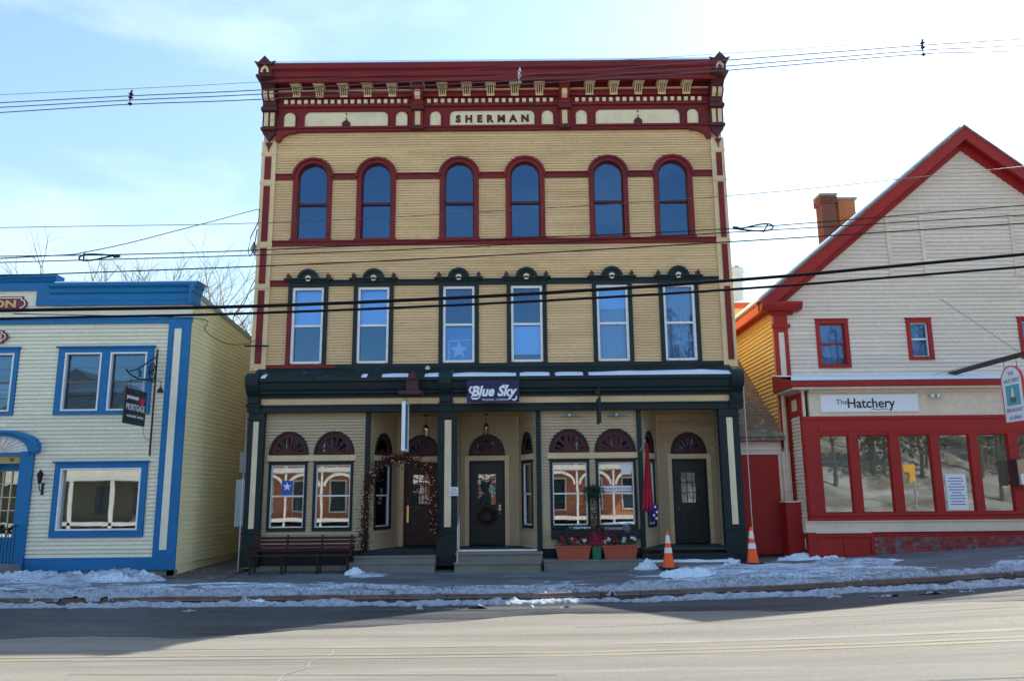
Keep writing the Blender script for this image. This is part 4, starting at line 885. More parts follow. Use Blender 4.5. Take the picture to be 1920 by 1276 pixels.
def wreath(x,y,z,r,lab,mat,n=700,bow=None,th=0.05):
    t=thing('wreath',lab,'wreath',(x,y,z)); m=M(); b=M()
    for _ in range(n):
        a=random.uniform(0,6.283); rr=r+random.gauss(0,th*.6); m.leaf((x+rr*math.cos(a),y+random.gauss(0,.02),z+rr*math.sin(a)),random.uniform(.018,.045))
    build(M().ring([(x+(r+.015)*math.cos(i*.2618),z+(r+.015)*math.sin(i*.2618)) for i in range(24)],[(x+(r-.015)*math.cos(i*.2618),z+(r-.015)*math.sin(i*.2618)) for i in range(24)],y-.02,y+.02,True),'hoop',RUST,t)
    build(m,'foliage',mat,t,stuff=True)
    if bow: build(M().prism([(x,z+bow),(x+.07,z+bow+.05),(x+.07,z+bow-.05)],y-.06,y-.03).prism([(x,z+bow),(x-.07,z+bow-.05),(x-.07,z+bow+.05)],y-.06,y-.03),'bow',PETALR,t)
wreath(-0.75,22.93,1.32,0.20,'dark reddish twig wreath on the middle entrance door',LEAFR,800)
t=thing('hanging_swag','green fir swag with trailing red ribbon between the right-bay windows','swag',(2.13,21.5,1.9))
m=M()
for _ in range(900): m.leaf((2.13+random.gauss(0,.10),21.50+random.gauss(0,.03),2.05-abs(random.gauss(0,.13))+random.gauss(0,.05)),random.uniform(.02,.05))
build(m,'foliage',LEAFG,t,stuff=True); m=M()
for _ in range(220): m.leaf((2.13+random.gauss(0,.05),21.50,random.uniform(0.95,1.9)),random.uniform(.02,.05))
build(m,'trailing_twigs',LEAFR,t,stuff=True)
# window box (dark) with goods
t=thing('window_box','long black window box under the right bay filled with greenery','window box',(2.15,21.4,0.85))
build(M().box(0.98,3.30,21.28,21.52,0.74,0.78).box(0.98,3.30,21.26,21.30,0.78,0.97).box(0.98,3.30,21.50,21.54,0.78,0.97).box(0.98,1.02,21.30,21.50,0.78,0.97).box(3.26,3.30,21.30,21.50,0.78,0.97),'trough',paint('black_box_paint',(0.018,0.016,0.022)),t)
m=M(); b=M()
for _ in range(1500): m.leaf((random.uniform(1.0,3.25),21.40+random.gauss(0,.05),0.97+abs(random.gauss(0,.05))),random.uniform(.02,.05))
for _ in range(500): b.leaf((2.25+random.gauss(0,.22),21.26+random.gauss(0,.04),0.80+random.gauss(0,.12)),random.uniform(.015,.035))
build(m,'foliage',LEAFG,t,stuff=True); build(b,'berries',BERRY,t,stuff=True)
build(M().box(1.45,2.0,21.34,21.46,1.0,1.05),'snow',SNOW,t)
m=M()
for i in range(7): m.tube([(2.35+i*.07,21.27,0.92),(2.42+i*.07,21.27,1.04)],0.005,4).tube([(2.42+i*.07,21.275,0.92),(2.35+i*.07,21.275,1.04)],0.005,4)
build(m,'lattice',PETALW,t)
build(M().lathe((2.95,21.34,0.9),[(0.09,0),(0.12,.06),(0.12,.14),(0.08,.18),(0.0,.20)],12),'pot',plain('blue_grey_pot',(0.08,0.12,0.18),0.5),t)
def planter(x,lab):
    t=thing('planter',lab,'planter',(x,21.1,0.25)); w=0.38; wt=0.45
    m=M(); y0,y1=20.95,21.18
    m.add([(x-w,y0+.03,.25),(x+w,y0+.03,.25),(x+w,y1-.03,.25),(x-w,y1-.03,.25),(x-wt,y0,.56),(x+wt,y0,.56),(x+wt,y1,.56),(x-wt,y1,.56)],BOXF).box(x-wt-.02,x+wt+.02,y0-.015,y1+.015,.56,.60)
    build(m,'trough',TERRA,t)
    cols=[(PETALW,random.uniform(-.3,.3)),(PETALR,0)]
    mw=M(); mr=M(); mg=M()
    for k in range(13):
        px=x+random.uniform(-.40,.40); pz=0.68+random.uniform(-.02,.10); py=21.0+random.uniform(-.06,.08); tgt=mw if (k%3==0 or abs(px-x)>.3) else mr
        for _ in range(26):
            a=random.uniform(0,6.28); tgt.leaf((px+.045*math.cos(a)*random.random(),py-.02*random.random(),pz+.045*math.sin(a)*random.random()),random.uniform(.015,.04))
    for _ in range(400): mg.leaf((x+random.uniform(-.42,.42),21.06+random.gauss(0,.04),0.62+random.uniform(0,.12)),random.uniform(.02,.045))
    build(mw,'white_flowers',PETALW,t,stuff=True); build(mr,'red_flowers',PETALR,t,stuff=True); build(mg,'foliage',LEAFG,t,stuff=True)
planter(1.52,'left terracotta trough planter of red and white flowers on the stone ledge')
planter(2.72,'right terracotta trough planter of red and white flowers on the stone ledge')
t=thing('bucket','dark green bucket of red berry twigs between the two terracotta planters','bucket',(2.12,21.05,0.25))
build(M().lathe((2.12,21.05,0.25),[(0.115,0),(0.14,.30),(0.15,.30),(0.15,.325),(0.13,.325),(0.12,.28)],18),'pail',BUCKET,t,smooth=False)
m=M()
for _ in range(420): m.leaf((2.12+random.gauss(0,.13),21.03+random.gauss(0,.06),0.68+random.gauss(0,.09)),random.uniform(.015,.04))
build(m,'berries',BERRY,t,stuff=True)
# notice plate on the centre pilaster
o=tag(build(M(G).box(-1.70,-1.46,0.035,0.05,1.88,2.11),'notice_plate',PAPER),'small square white notice on the green pilaster by the middle entrance','notice')
for i,(s_,zz) in enumerate((('PLEASE',2.035),('WATCH',1.975),('YOUR STEP',1.91))): text(s_,G,-1.58,0.051,zz,0.06,INK,o,'lettering',width=0.15+0.02*i,extrude=0.001)
# handrail post
t=thing('handrail','thin grey metal handrail beside the middle entrance steps','handrail',(-1.45,20.7,0))
build(M().tube([(-1.43,21.3,1.35),(-1.43,20.75,1.10),(-1.43,20.72,1.06),(-1.43,20.72,0.0)],0.016,7),'rail',GALV,t); build(M().tube([(-1.43,21.3,0.5),(-1.43,21.3,1.35)],0.014,6),'post',GALV,t)
# flag hanging from a short pole
t=thing('flag','limp red and blue flag with white stars hanging by the right entrance','flag',(3.45,21.2,2.2))
build(M().tube([(3.40,21.5,3.0),(3.47,20.95,3.25)],0.012,6),'pole',plain('flagpole_white',(0.6,0.6,0.6),0.4),t)
def cloth(z0,z1,w0,w1,xc,mat,name,par,nz=14,na=26,ph=0):
    m=M()
    for j in range(nz+1):
        u=j/nz; z=z0+(z1-z0)*u; w_=w0+(w1-w0)*u
        for i in range(na+1):
            s_=i/na-.5; m.v.append((xc(z)+s_*w_,21.06+0.05*math.sin(s_*19+ph+u*1.3)*(0.4+abs(s_)),z+0.02*math.sin(s_*14)))
    m.f=[(j*(na+1)+i,j*(na+1)+i+1,(j+1)*(na+1)+i+1,(j+1)*(na+1)+i) for j in range(nz) for i in range(na)]
    o=build(m,name,mat,par,smooth=True); so_=o.modifiers.new('s','SOLIDIFY'); so_.thickness=0.006; return o
xc=lambda z:3.50+0.02*(z-2.2)
r_=cloth(1.45,3.18,0.30,0.05,xc,FLAGR,'red_cloth',t)
bl=cloth(1.16,1.62,0.16,0.24,lambda z:3.62+0.03*(z-1.4),FLAGB,'blue_cloth',t,ph=1.2)
m=M()
for (x,z) in ((3.66,1.55),(3.70,1.42),(3.62,1.34),(3.68,1.26)):
    m.prism([(x+0.045*(1 if i%2==0 else .4)*math.sin(i*math.pi/5),z+0.045*(1 if i%2==0 else .4)*math.cos(i*math.pi/5)) for i in range(10)],20.985,20.99)
build(m,'star',FLAGW,t)
# maroon bench
t=thing('bench','long maroon slatted bench under the left shop windows','bench',(-5.4,20.8,0))
x0,x1=-6.72,-4.10
for k,(z,y) in enumerate(((0.52,21.03),(0.62,21.06),(0.72,21.09),(0.81,21.11))): build(M().box(x0,x1,y,y+.025,z,z+.075),'back_slat',BENCHM,t)
for k in range(4): build(M().box(x0,x1,20.62+k*.105,20.62+k*.105+.09,0.42,0.445),'seat_slat',BENCHM,t)
for x in (x0+.06,-5.87,-4.98,x1-.12):
    build(M().box(x,x+.05,20.66,20.70,-0.03,0.42).box(x,x+.05,21.0,21.04,-0.03,0.42).box(x,x+.05,20.62,21.06,0.38,0.42).prism([(x,0.42),(x+.05,0.42),(x+.05,0.93),(x,0.93)],21.135,21.165),'leg',IRON,t)
for x in (x0-.02,x1-.03): build(M().box(x,x+.05,20.58,21.08,0.60,0.63).box(x,x+.05,20.60,20.64,0.42,0.60),'armrest',BENCHM,t)
# meter box and pipes on the left corner
t=thing('meter_box','blue-grey electric meter box on the alley side of the tall block','meter box',(-7.35,21.9,1.7))
build(M().box(-7.47,-7.22,21.75,22.05,1.13,2.36),'cabinet',PANELB,t); build(M().box(-7.44,-7.20,21.85,22.0,2.55,3.10),'meter',plain('meter_grey',(0.3,0.3,0.28),0.5),t)
build(M().tube([(-7.33,21.9,2.36),(-7.33,21.9,2.55)],0.03,8).tube([(-7.33,21.9,3.1),(-7.27,21.9,9.9)],0.02,8),'pipe',GALV,t)
t=thing('satellite_dish','small grey dish on the left corner of the tall block at third-floor level','dish',(-7.3,21.8,8.8))
build(M().add([(-7.30,21.72,8.62),(-7.42,21.66,8.80),(-7.30,21.60,9.02),(-7.18,21.66,8.80),(-7.27,21.80,8.82)],[(0,1,4),(1,2,4),(2,3,4),(3,0,4)]),'reflector',GALV,t); build(M().tube([(-7.2,21.8,8.8),(-7.28,21.78,8.8)],0.02,6),'arm',IRON,t)
# traffic cones
def cone(x,y,z,rot,lab):
    t=thing('traffic_cone',lab,'traffic cone',(x,y,z),'traffic cones on the pavement'); H=0.86
    rb,rt=0.145,0.03; rr=lambda h:rb+(rt-rb)*h
    m=M(); c=(x,y,z+.03)
    a=math.radians(rot); pts=[(x+.20*(math.cos(a+k*math.pi/2)-math.sin(a+k*math.pi/2)),y+.20*(math.sin(a+k*math.pi/2)+math.cos(a+k*math.pi/2))) for k in range(4)]
    build(M().add([(p[0],p[1],z) for p in pts]+[(x+(p[0]-x)*.93,y+(p[1]-y)*.93,z+.035) for p in pts],BOXF),'base',RUBBER,t)
    build(m.lathe(c,[(rb+.02,0),(rb,.02),(rr(.42),.42*H),(rr(.42)-.001,.42*H),(rr(.6),.6*H),(rr(.72),.72*H),(rr(.92),.92*H),(rt,H),(rt*.7,H+.012)],24),'cone_body',ORANGE,t)
    for (h0,h1) in ((.40,.55),(.68,.90)): build(M().lathe(c,[(rr(h0)+.004,h0*H),(rr(h1)+.004,h1*H)],24),'reflective_sleeve',REFLW,t)
cone(3.86,20.55,float(gz(3.86,20.55))+.015,10,'orange traffic cone with white bands standing nearer the flag, left of the two')
cone(5.98,20.6,float(gz(5.98,20.6))+.03,30,'orange traffic cone with white bands at the right corner of the tall block')

# ============================================================ BLUE-TRIMMED BUILDING (left)
BB=thing('blue_trimmed_shop','two-storey pale grey clapboard shop with bright blue trim and stepped parapet','building',(-13,20.6,0))
B=Fr(0,20.6); BX0,BX1=-20.0,-8.50
bh=[(-11.86,-10.62,4.05,5.74),(-10.62,-9.44,4.05,5.74)]
pairs=[(-11.25,4.13,5.66),(-10.06,4.13,5.66),(-13.55,4.13,5.66)]
holes=[(c-.47,c+.47,4.15,5.64) for c,_,_ in pairs]+[(-11.54,-9.52,1.13,2.64),(-13.4,-12.62,0.3,2.9)]
wall_core(B,BX0,BX1,0.0,6.95,holes,BSIDE,BB,d0=-0.2)
clad(B,BX0,-9.06,0.45,6.42,0.103,[(-11.92,-9.42,4.03,5.83),(-14.2,-12.96,4.03,5.83),(-11.74,-9.32,0.93,2.85),(-13.9,-12.28,0.3,3.62)],BSIDE,BB)
build(M(B).box(BX0,-13.7,-0.01,0.05,0.13,0.45).box(-12.24,-8.49,-0.01,0.05,0.13,0.45),'base_board',BLUE,BB)
build(M(B).box(BX0,-8.49,-0.15,0.0,-0.15,0.13),'foundation',FOUND,BB)
build(M(B).box(-9.07,-8.49,-0.01,0.055,0.45,6.44),'corner_board',BLUE,BB); build(M(B).box(-8.90,-8.72,0.05,0.075,0.62,6.28),'corner_panel',BSIDE,BB)
build(M(B).box(BX0,-8.47,-0.01,0.06,6.44,6.55).box(BX0,-8.45,-0.01,0.085,6.55,6.59),'frieze_strip',BLUE,BB)
build(M(B).box(BX0,-8.49,-0.01,0.03,6.59,6.93),'frieze_board',BSIDE,BB)
# cornice with a return round the corner
cp=[(0.0,6.92),(0.14,6.92),(0.16,7.02),(0.12,7.06),(0.12,7.22),(0.17,7.26),(0.20,7.36),(0.28,7.42),(0.30,7.50),(0.0,7.50)]
build(M(B).profile(cp,-12.25,-8.50),'cornice',BLUE,BB)
RT=Fr(-8.50,20.6,math.pi/2); build(M(RT).profile([(a_*0.55,z_) for a_,z_ in cp],-0.30,0.35),'cornice',BLUE,BB)
m=M(B).box(BX0,-12.15,-0.2,0.10,6.97,7.22) if False else M(B)
m.box(-12.62,-12.25,-0.2,0.12,6.93,7.55).box(BX0,-12.62,-0.2,0.12,7.34,7.55).profile([(0.10,7.55),(0.14,7.58),(0.20,7.66),(0.24,7.68),(0.24,7.76),(-0.2,7.76),(-0.2,7.55)],BX0,-12.10)
build(m,'parapet',BLUE,BB); build(M(B).box(BX0,-12.62,-0.1,0.06,6.93,7.34),'parapet_panel',BSIDE,BB)
build(M().box(-12.9,-12.0,20.9,22.4,7.0,7.70),'parapet_return',plain('pale_blue_board',(0.30,0.62,0.80),0.6),BB)
build(M().box(BX0,-8.5,20.7,26.5,6.9,7.0),'roof',plain('tar_roof',(0.05,0.05,0.05),0.9),BB)
m=M(); xs=np.linspace(-12.08,-8.3,40)
for i,x in enumerate(xs):
    tt=0.02+0.03*float(fbm(np.array(x*2),np.array(1.),3,6)); m.v+=[(x,20.31,7.50),(x,20.33,7.50+tt),(x,21.2,7.53+tt)]
m.f=[q for i in range(39) for q in ((3*i,3*i+3,3*i+4,3*i+1),(3*i+1,3*i+4,3*i+5,3*i+2))]; build(m,'parapet_snow',SNOW,BB,stuff=True)
# flank wall of lapped boards, sloping roofline towards the back
def flank_top(y): return 7.35-(y-20.6)*0.075
FL=Fr(-8.50,20.6,math.pi/2)
build(M(FL).prism([(0.0,-0.2),(20,-0.2),(20,flank_top(40.6)),(0.0,flank_top(20.6))],-0.2,-0.012),'wall',BFLANK,BB)
n=58
for i in range(n):
    z0=0.25+i*0.12; z1=z0+.12
    L_=min(18.0,max(0.0,(7.35-z1)/0.075))
    if L_<0.3: continue
    dj=random.uniform(-.001,.002); build(M(FL).add([(0.0,-.012,z0),(L_,-.012,z0),(L_,.012+dj,z0),(0.0,.012+dj,z0),(0.0,-.012,z1),(L_,-.012,z1),(L_,.002,z1),(0.0,.002,z1)],BOXF),'clapboard',BFLANK,BB)
build(M(FL).prism([(0.2,flank_top(20.8)-.12),(18,flank_top(38.6)-.12),(18,flank_top(38.6)+.03),(0.2,flank_top(20.8)+.03)],0.0,0.03),'rake_board',paint('grey_fascia',(0.28,0.36,0.36)),BB)
build(M().box(-20,-8.7,40,40.2,0,5.8).box(-20,-19.8,20.8,40,0,5.8).box(-19.8,-8.7,24.3,24.4,3.4,6.8).box(-19.8,-8.7,24.3,24.4,0,3.3),'partition',INTW,BB); build(M().box(-19.8,-8.7,20.8,40,3.3,3.4).box(-19.8,-8.7,20.8,40,0.0,0.3),'floor',DARKIN,BB)
def bwin(c,w,z0,z1,rail=True,parent=BB,f=B,inner=0.04):
    a0,a1=c-w/2,c+w/2
    o=build(M(f).box(a0,a0+.04,-0.12,0.07,z0,z1).box(a1-.04,a1,-0.12,0.07,z0,z1).box(a0+.04,a1-.04,-0.12,0.07,z1-.04,z1).box(a0+.04,a1-.04,-0.12,0.07,z0,z0+.04),'window',WHITE,parent)
    b0,b1,y0,y1=a0+.04,a1-.04,z0+.04,z1-.04; t=.03; rz=(y0+y1)/2; sm=plain('bronze_sash',(0.10,0.10,0.10),0.4)
    if rail:
        build(M(f).box(b0,b0+t,-0.08,-.02,y0,y1).box(b1-t,b1,-0.08,-.02,y0,y1).box(b0+t,b1-t,-0.08,-.02,y1-t,y1).box(b0+t,b1-t,-0.08,-.02,y0,y0+t).box(b0+t,b1-t,-0.08,-.02,rz-.02,rz+.02),'sash',sm,o)
        build(M(f).box(b0+t,b1-t,-0.05,-0.046,rz+.02,y1-t),'pane',GL_UP,o); build(M(f).box(b0+t,b1-t,-0.06,-0.056,y0+t,rz-.02),'pane',GL_UP,o)
        build(M(f).box(b0,b1,-0.16,-0.155,rz-.25,rz+.02),'blind',plain('grey_blind',(0.25,0.24,0.22),0.8),o)
    else: build(M(f).box(b0,b1,-0.05,-0.046,y0,y1),'pane',GL_ST,o)
    return o
for c,z0,z1 in pairs: bwin(c,0.96,z0,z1)
bwin(-10.53,2.06,1.11,2.66,False)
# blue casings
def casing(a0,a1,z0,z1,i0,i1,j0,j1,mids=(),mat=BLUE,parent=BB,f=B):
    m=M(f).box(a0,i0,-0.01,0.055,z0,z1).box(i1,a1,-0.01,0.055,z0,z1).box(i0,i1,-0.01,0.055,j1,z1).box(i0,i1,-0.01,0.055,z0,j0)
    for (p,q) in mids: m.box(p,q,-0.01,0.055,j0,j1)
    m.box(a0-.05,a1+.05,-0.01,0.11,z1,z1+.04); return build(m,'window_casing',mat,parent)
casing(-11.92,-9.42,4.03,5.79,-11.73,-9.58,4.13,5.66,[(-10.77,-10.54)]); casing(-14.2,-12.97,4.03,5.79,-14.03,-13.07,4.13,5.66); casing(-11.72,-9.36,0.94,2.80,-11.56,-9.50,1.11,2.66)
# entrance portico with arched fan board
build(M(B).box(-12.62,-12.28,-0.01,0.08,0.13,3.10).box(-14.1,-13.76,-0.01,0.08,0.13,3.10),'door_pilaster',BLUE,BB)
A=arc(-13.2,3.08,0.80,0,180,18,0.42); O=[(-12.20,3.08)]+[(-13.2+1.0*math.cos(R(180*i/18)),3.20+0.42*math.sin(R(180*i/18))) for i in range(19)]+[(-14.2,3.08)]
I=[(-12.40,3.08)]+A+[(-14.0,3.08)]
build(M(B).ring(O,I,-0.01,0.16).ring([(p[0]+(0.06 if p[0]>-13.2 else -.06),p[1]+.02) for p in O],[(p[0],p[1]-.04) for p in O],0.0,0.24),'portico_arch',BLUE,BB)
fan=build(M(B).prism(A,-0.01,0.05),'fan_board',WHITE,BB)
m=M(B)
for k in range(1,12):
    a=R(15*k); m.prism([(-13.2+.1*math.cos(a)-.01,3.10+.06*math.sin(a)),(-13.2+.1*math.cos(a)+.01,3.10+.06*math.sin(a)),(-13.2+.76*math.cos(a)+.01,3.08+.39*math.sin(a)),(-13.2+.76*math.cos(a)-.01,3.08+.39*math.sin(a))],0.05,0.07)
build(m,'fan_rib',HTRIM,fan)
build(M(B).box(-14.0,-12.40,-0.01,0.10,3.0,3.08),'portico_arch',BLUE,BB); build(M(B).box(-14,-12.62,-0.30,0.02,2.80,3.0),'transom_board',paint('tan_board',(0.42,0.33,0.16)),BB)
text('82',B,-12.86,0.022,2.86,0.10,INK,BB,'house_number',extrude=0.004,bold=.004)
D=Fr(0,20.85)
dr=build(M(D).box(-13.7,-12.62,-0.08,0.0,0.3,0.95).box(-13.7,-13.42,-0.08,0.0,0.95,2.8).box(-12.78,-12.62,-0.08,0.0,0.95,2.8).box(-13.42,-12.78,-0.08,0.0,2.62,2.8),'door',BLUE,BB)
m=M(D)
for i in range(4): m.box(-13.42+i*.2133-.012,-13.42+i*.2133+.012,-0.07,-0.01,0.95,2.62)
for j in range(6): m.box(-13.42,-12.78,-0.065,-0.015,0.95+j*.334-.01,0.95+j*.334+.01)
build(m,'muntin',CREAM_P,dr); build(M(D).box(-13.42,-12.78,-0.045,-0.041,0.95,2.62),'pane',GL_D,dr)
build(M(D).box(-13.30,-12.85,-0.12,-0.11,1.60,1.80),'door_notice',SIGNR,dr)
build(M().box(-14.4,-12.32,19.7,20.6,-.2,0.30),'step',STONE,BB)
def plaque(x0,x1,zc,h,body,lab,size,wd,xt):
    t=tag(build(M(B).prism([(x0,zc-h),(x1-.12,zc-h),(x1-.12,zc-h+.06),(x1-.04,zc-h*.45),(x1,zc),(x1-.04,zc+h*.45),(x1-.12,zc+h-.06),(x1-.12,zc+h),(x0,zc+h)],0.045,0.085),'wall_plaque',SIGNM),lab,'sign')
    f_=[(x0,-h+.03),(x1-.16,-h+.03),(x1-.16,-h+.08),(x1-.08,-h*.4),(x1-.05,0),(x1-.08,h*.4),(x1-.16,h-.08),(x1-.16,h-.03),(x0,h-.03)]
    O_=[(a_,zc+b_) for a_,b_ in f_]; I_=[(a_-(.022 if a_>x0 else -.02),zc+b_*0.86) for a_,b_ in f_]
    build(M(B).ring(O_,I_,0.08,0.095,True),'border',SIGNW,t)
    text(body,B,xt,0.09,zc-size*.35,size,GOLD,t,'lettering',bold=.008,width=wd,extrude=.006)
plaque(-15.6,-12.93,6.97+.0,0.21,'H. WATSON','maroon plaque with gold SON lettering high on the blue parapet','',0,0) if False else None
plaque(-15.9,-12.86,6.99,0.20,'WATSON','maroon plaque with gold letters ending SON on the blue-trimmed parapet',0.27,1.75,-14.02)
plaque(-14.6,-13.28,6.10,0.17,'1900','maroon plaque with gold numerals ending 00 above the left upper window',0.24,0.62,-13.78)
# wall lantern
t=thing('wall_lantern','black carriage lantern on the pale siding beside the blue entrance','lantern',(-12.0,20.5,2.3))
build(M().lathe((-12.0,20.42,2.28),[(0.04,0),(0.075,.22),(0.09,.23),(0.03,.31),(0.01,.36)],8),'cage',IRON,t); build(M().tube([(-12.0,20.58,2.12),(-12.0,20.47,2.10),(-12.0,20.42,2.2),(-12.0,20.42,2.28)],0.012,6).box(-12.03,-11.97,20.56,20.6,2.0,2.3),'arm',IRON,t)
# iron railing at the entrance steps
t=thing('iron_railing','black wrought iron stair railing at the far left entrance','railing',(-12.6,20.0,0))
build(M().tube([(-12.5,20.5,1.25),(-12.5,19.9,1.15),(-12.62,19.5,0.65),(-12.66,19.35,0.05)],0.02,6),'handrail',IRON,t)
for k in range(5):
    y=20.45-k*.13; build(M().tube([(-12.5,y,0.32),(-12.5,y,1.22-.03*k)],0.009,5),'baluster',IRON,t)
# projecting sign with wrought bracket
t=thing('sign_bracket','black wrought iron scroll bracket on a long upright beside the blue corner board','bracket',(-9.30,20.5,4.3)); P=PX(-9.30)
build(M().tube([(-9.30,20.50,2.95),(-9.30,20.50,5.72)],0.026,8),'upright',IRON,t)
sc=M(P)
sc.tube([(20.48,0,4.86),(20.1,0,4.84),(19.6,0,4.80),(19.1,0,4.86),(18.9,0,4.95)],0.02,6)
sc.tube([(20.48,0,5.52),(20.25,0,5.42),(19.9,0,5.24),(19.5,0,5.04),(19.1,0,4.93)],0.018,6)
sc.tube([(20.28+.19*math.cos(R(a)),0,5.10+.21*math.sin(R(a))) for a in range(-90,290,20)],0.018,6)
sc.tube([(20.28+(.03+.10*k/24)*math.cos(R(k*24)),0,5.10+(.03+.11*k/24)*math.sin(R(k*24))) for k in range(25)],0.014,5)
sc.tube([(19.62+(.02+.09*k/24)*math.cos(R(k*22)),0,4.94+(.02+.09*k/24)*math.sin(R(k*22))) for k in range(25)],0.014,5)
build(sc,'scroll',IRON,t)
for yy,dx in ((19.95,-0.42),(19.95,0.42)):
    build(M().tube([(-9.30,19.9,4.86),(-9.30+dx,19.9,4.80),(-9.30+dx,19.9,4.62)],0.012,5).lathe((-9.30+dx,19.9,4.50),[(0.09,0),(0.06,.08),(0.02,.14)],10),'sign_lamp',IRON,t)
t=thing('hanging_sign','black square mortgage sign hanging from the scroll bracket','sign',(-9.30,19.5,4.1))
pn=build(M(P).box(18.95,20.05,-.02,.02,3.66,4.52),'panel',SIGNK,t)
text('paramount',P,19.32,0.024,4.27,0.15,SIGNW,pn,'lettering',width=0.60,extrude=.003,bold=.004); text('one',P,19.84,0.024,4.27,0.15,SIGNR,pn,'lettering',width=0.24,extrude=.003,bold=.006)
build(M(P).prism(arc(19.83,4.24,.10,0,360,12)[:-1],0.020,0.0225),'emblem',SIGNR,pn)
text('MORTGAGE',P,19.50,0.024,4.0,0.22,SIGNW,pn,'lettering',width=0.96,extrude=.003); text('residential  lending',P,19.50,0.024,3.83,0.10,SIGNW,pn,'lettering',width=0.86,extrude=.003)
build(M(P).tube([(19.2,0,4.52),(19.2,0,4.80)],0.008,5).tube([(19.9,0,4.52),(19.9,0,4.82)],0.008,5),'chain',IRON,t)
build(M(P).tube([(20.0,0,3.66),(20.06,0,3.5),(20.2,0,3.36),(20.36,0,3.34),(20.48,0,3.42)],0.007,5),'flex',WIRE,t)

# ============================================================ RED-TRIMMED BUILDING (right)
HB=thing('gabled_restaurant','greige clapboard gabled building with red trim and long shop window','building',(13.5,22.3,0.4))
H=Fr(0,22.3); HX0,HX1=7.52,19.4; RX,RZ=13.46,12.20; EZ=7.32
sl_=(RZ-EZ)/(RX-HX0)
def gable(z):
    if z<=EZ: return (7.86,19.1)
    dx=(RZ-z)/sl_; return (max(7.86,RX-dx),min(19.1,RX+dx))
hw=[(8.69,9.62,5.33,6.72),(11.28,12.0,5.54,6.73),(14.48,15.2,5.54,6.73)]
wall_core(H,HX0,HX1,0.3,EZ,[(a+.06,b-.06,c+.06,d-.06) for a,b,c,d in hw],HSIDE,HB,d0=-0.2)
build(M(H).prism([(HX0,EZ),(HX1,EZ),(RX,RZ)],-0.2,-0.012),'gable_wall',HSIDE,HB)
blk=[(10.98,12.1,8.04,9.92),(14.62,15.7,8.02,9.90)]
clad(H,0,0,4.75,12.0,0.118,hw+blk,HSIDE,HB,top=gable,proud=0.032)
for (a,b,c,d) in blk:
    bo=build(M(H).box(a,a+.12,-0.01,0.04,c,d).box(b-.12,b,-0.01,0.04,c,d).box(a+.12,b-.12,-0.01,0.04,d-.12,d).box(a-.04,b+.04,0.0,0.07,c-.06,c),'blocked_window',HTRIM,HB)
    clad(H,a+.12,b-.12,c,d-.12,0.118,[],HSIDE,bo,joined=True)
for k,(a,b,c,d) in enumerate(hw):
    o=build(M(H).box(a,a+.11,-0.15,0.05,c,d).box(b-.11,b,-0.15,0.05,c,d).box(a+.11,b-.11,-0.15,0.05,d-.11,d).box(a+.11,b-.11,-0.15,0.06,c,c+.09).box(a-.02,b+.02,0.0,0.07,d,d+.03),'window',HRED,HB)
    a0,b0,c0,d0=a+.11,b-.11,c+.09,d-.11; rz=(c0+d0)/2+.02; sm=HRED if k==0 else WHITE
    build(M(H).box(a0,a0+.03,-0.09,-.03,c0,d0).box(b0-.03,b0,-0.09,-.03,c0,d0).box(a0+.03,b0-.03,-0.09,-.03,d0-.03,d0).box(a0+.03,b0-.03,-0.09,-.03,c0,c0+.03).box(a0+.03,b0-.03,-0.09,-.03,rz-.025,rz+.025),'sash',sm,o)
    build(M(H).box(a0+.03,b0-.03,-0.06,-.056,rz+.025,d0-.03),'pane',GL_UP,o); build(M(H).box(a0+.03,b0-.03,-0.07,-.066,c0+.03,rz-.025),'pane',GL_UP,o)
    m=M(H); n=22; pts=[(a0+(b0-a0)*i/n,-0.16+0.02*math.sin(i*2.1)) for i in range(n+1)]
    m.add([(p,q,c0) for p,q in pts]+[(p,q,d0) for p,q in pts],[(i,i+1,n+2+i,n+1+i) for i in range(n)]); build(m,'curtain',HCURT if k==0 else CURT,o)
# rake boards, eave return, corner pilaster
def rake(s_,d0,d1,t0,t1,name,mat):
    ex=0.62; ux,uz=(RX-HX0),-(RZ-EZ); l_=math.hypot(ux,uz); nx,nz=(RZ-EZ)/l_,(RX-HX0)/l_
    zt=lambda q:RZ+t1/nz-q*sl_
    zb=lambda q:RZ+t0/nz-q*sl_
    ZC=7.2; qt=(RZ+t1/nz-ZC)/sl_; qb=(RZ+t0/nz-ZC)/sl_
    pts=[(RX,zt(0)),(RX+s_*qt,ZC),(RX+s_*qb,ZC),(RX,zb(0))]
    return build(M(H).prism(pts,d0,d1),name,mat,HB)
for s_ in (-1,1):
    rake(s_,0.30,0.36,-0.10,0.20,'rake_board',HRED); rake(s_,-0.012,0.06,-0.27,0.0,'frieze_board',HRED)
    rake(s_,0.02,0.30,0.0,0.10,'soffit',HRED); rake(s_,0.05,0.40,0.20,0.235,'drip_edge',SHINGLE)
m=M(H)
m.profile([(0.0,6.97),(0.28,6.97),(0.36,7.03),(0.42,7.12),(0.42,7.19),(0.0,7.25)],7.10,8.24); m.box(7.36,8.05,-0.01,0.12,6.88,6.97); build(m,'eave_return',HRED,HB)
build(M(H).box(7.44,7.95,-0.01,0.09,6.50,6.60).box(7.52,7.88,-0.01,0.07,6.60,6.88),'pilaster_capital',HRED,HB)
pl=build(M(H).box(7.50,7.60,-0.01,0.06,3.1,6.5).box(7.78,7.88,-0.01,0.06,4.8,6.5).box(7.60,7.78,-0.01,0.035,4.8,6.38).box(7.60,7.78,-.01,.06,6.38,6.5),'corner_pilaster',HRED,HB)
build(M(H).box(7.61,7.77,0.034,0.042,4.8,6.37),'pilaster_panel',HTRIM,pl)
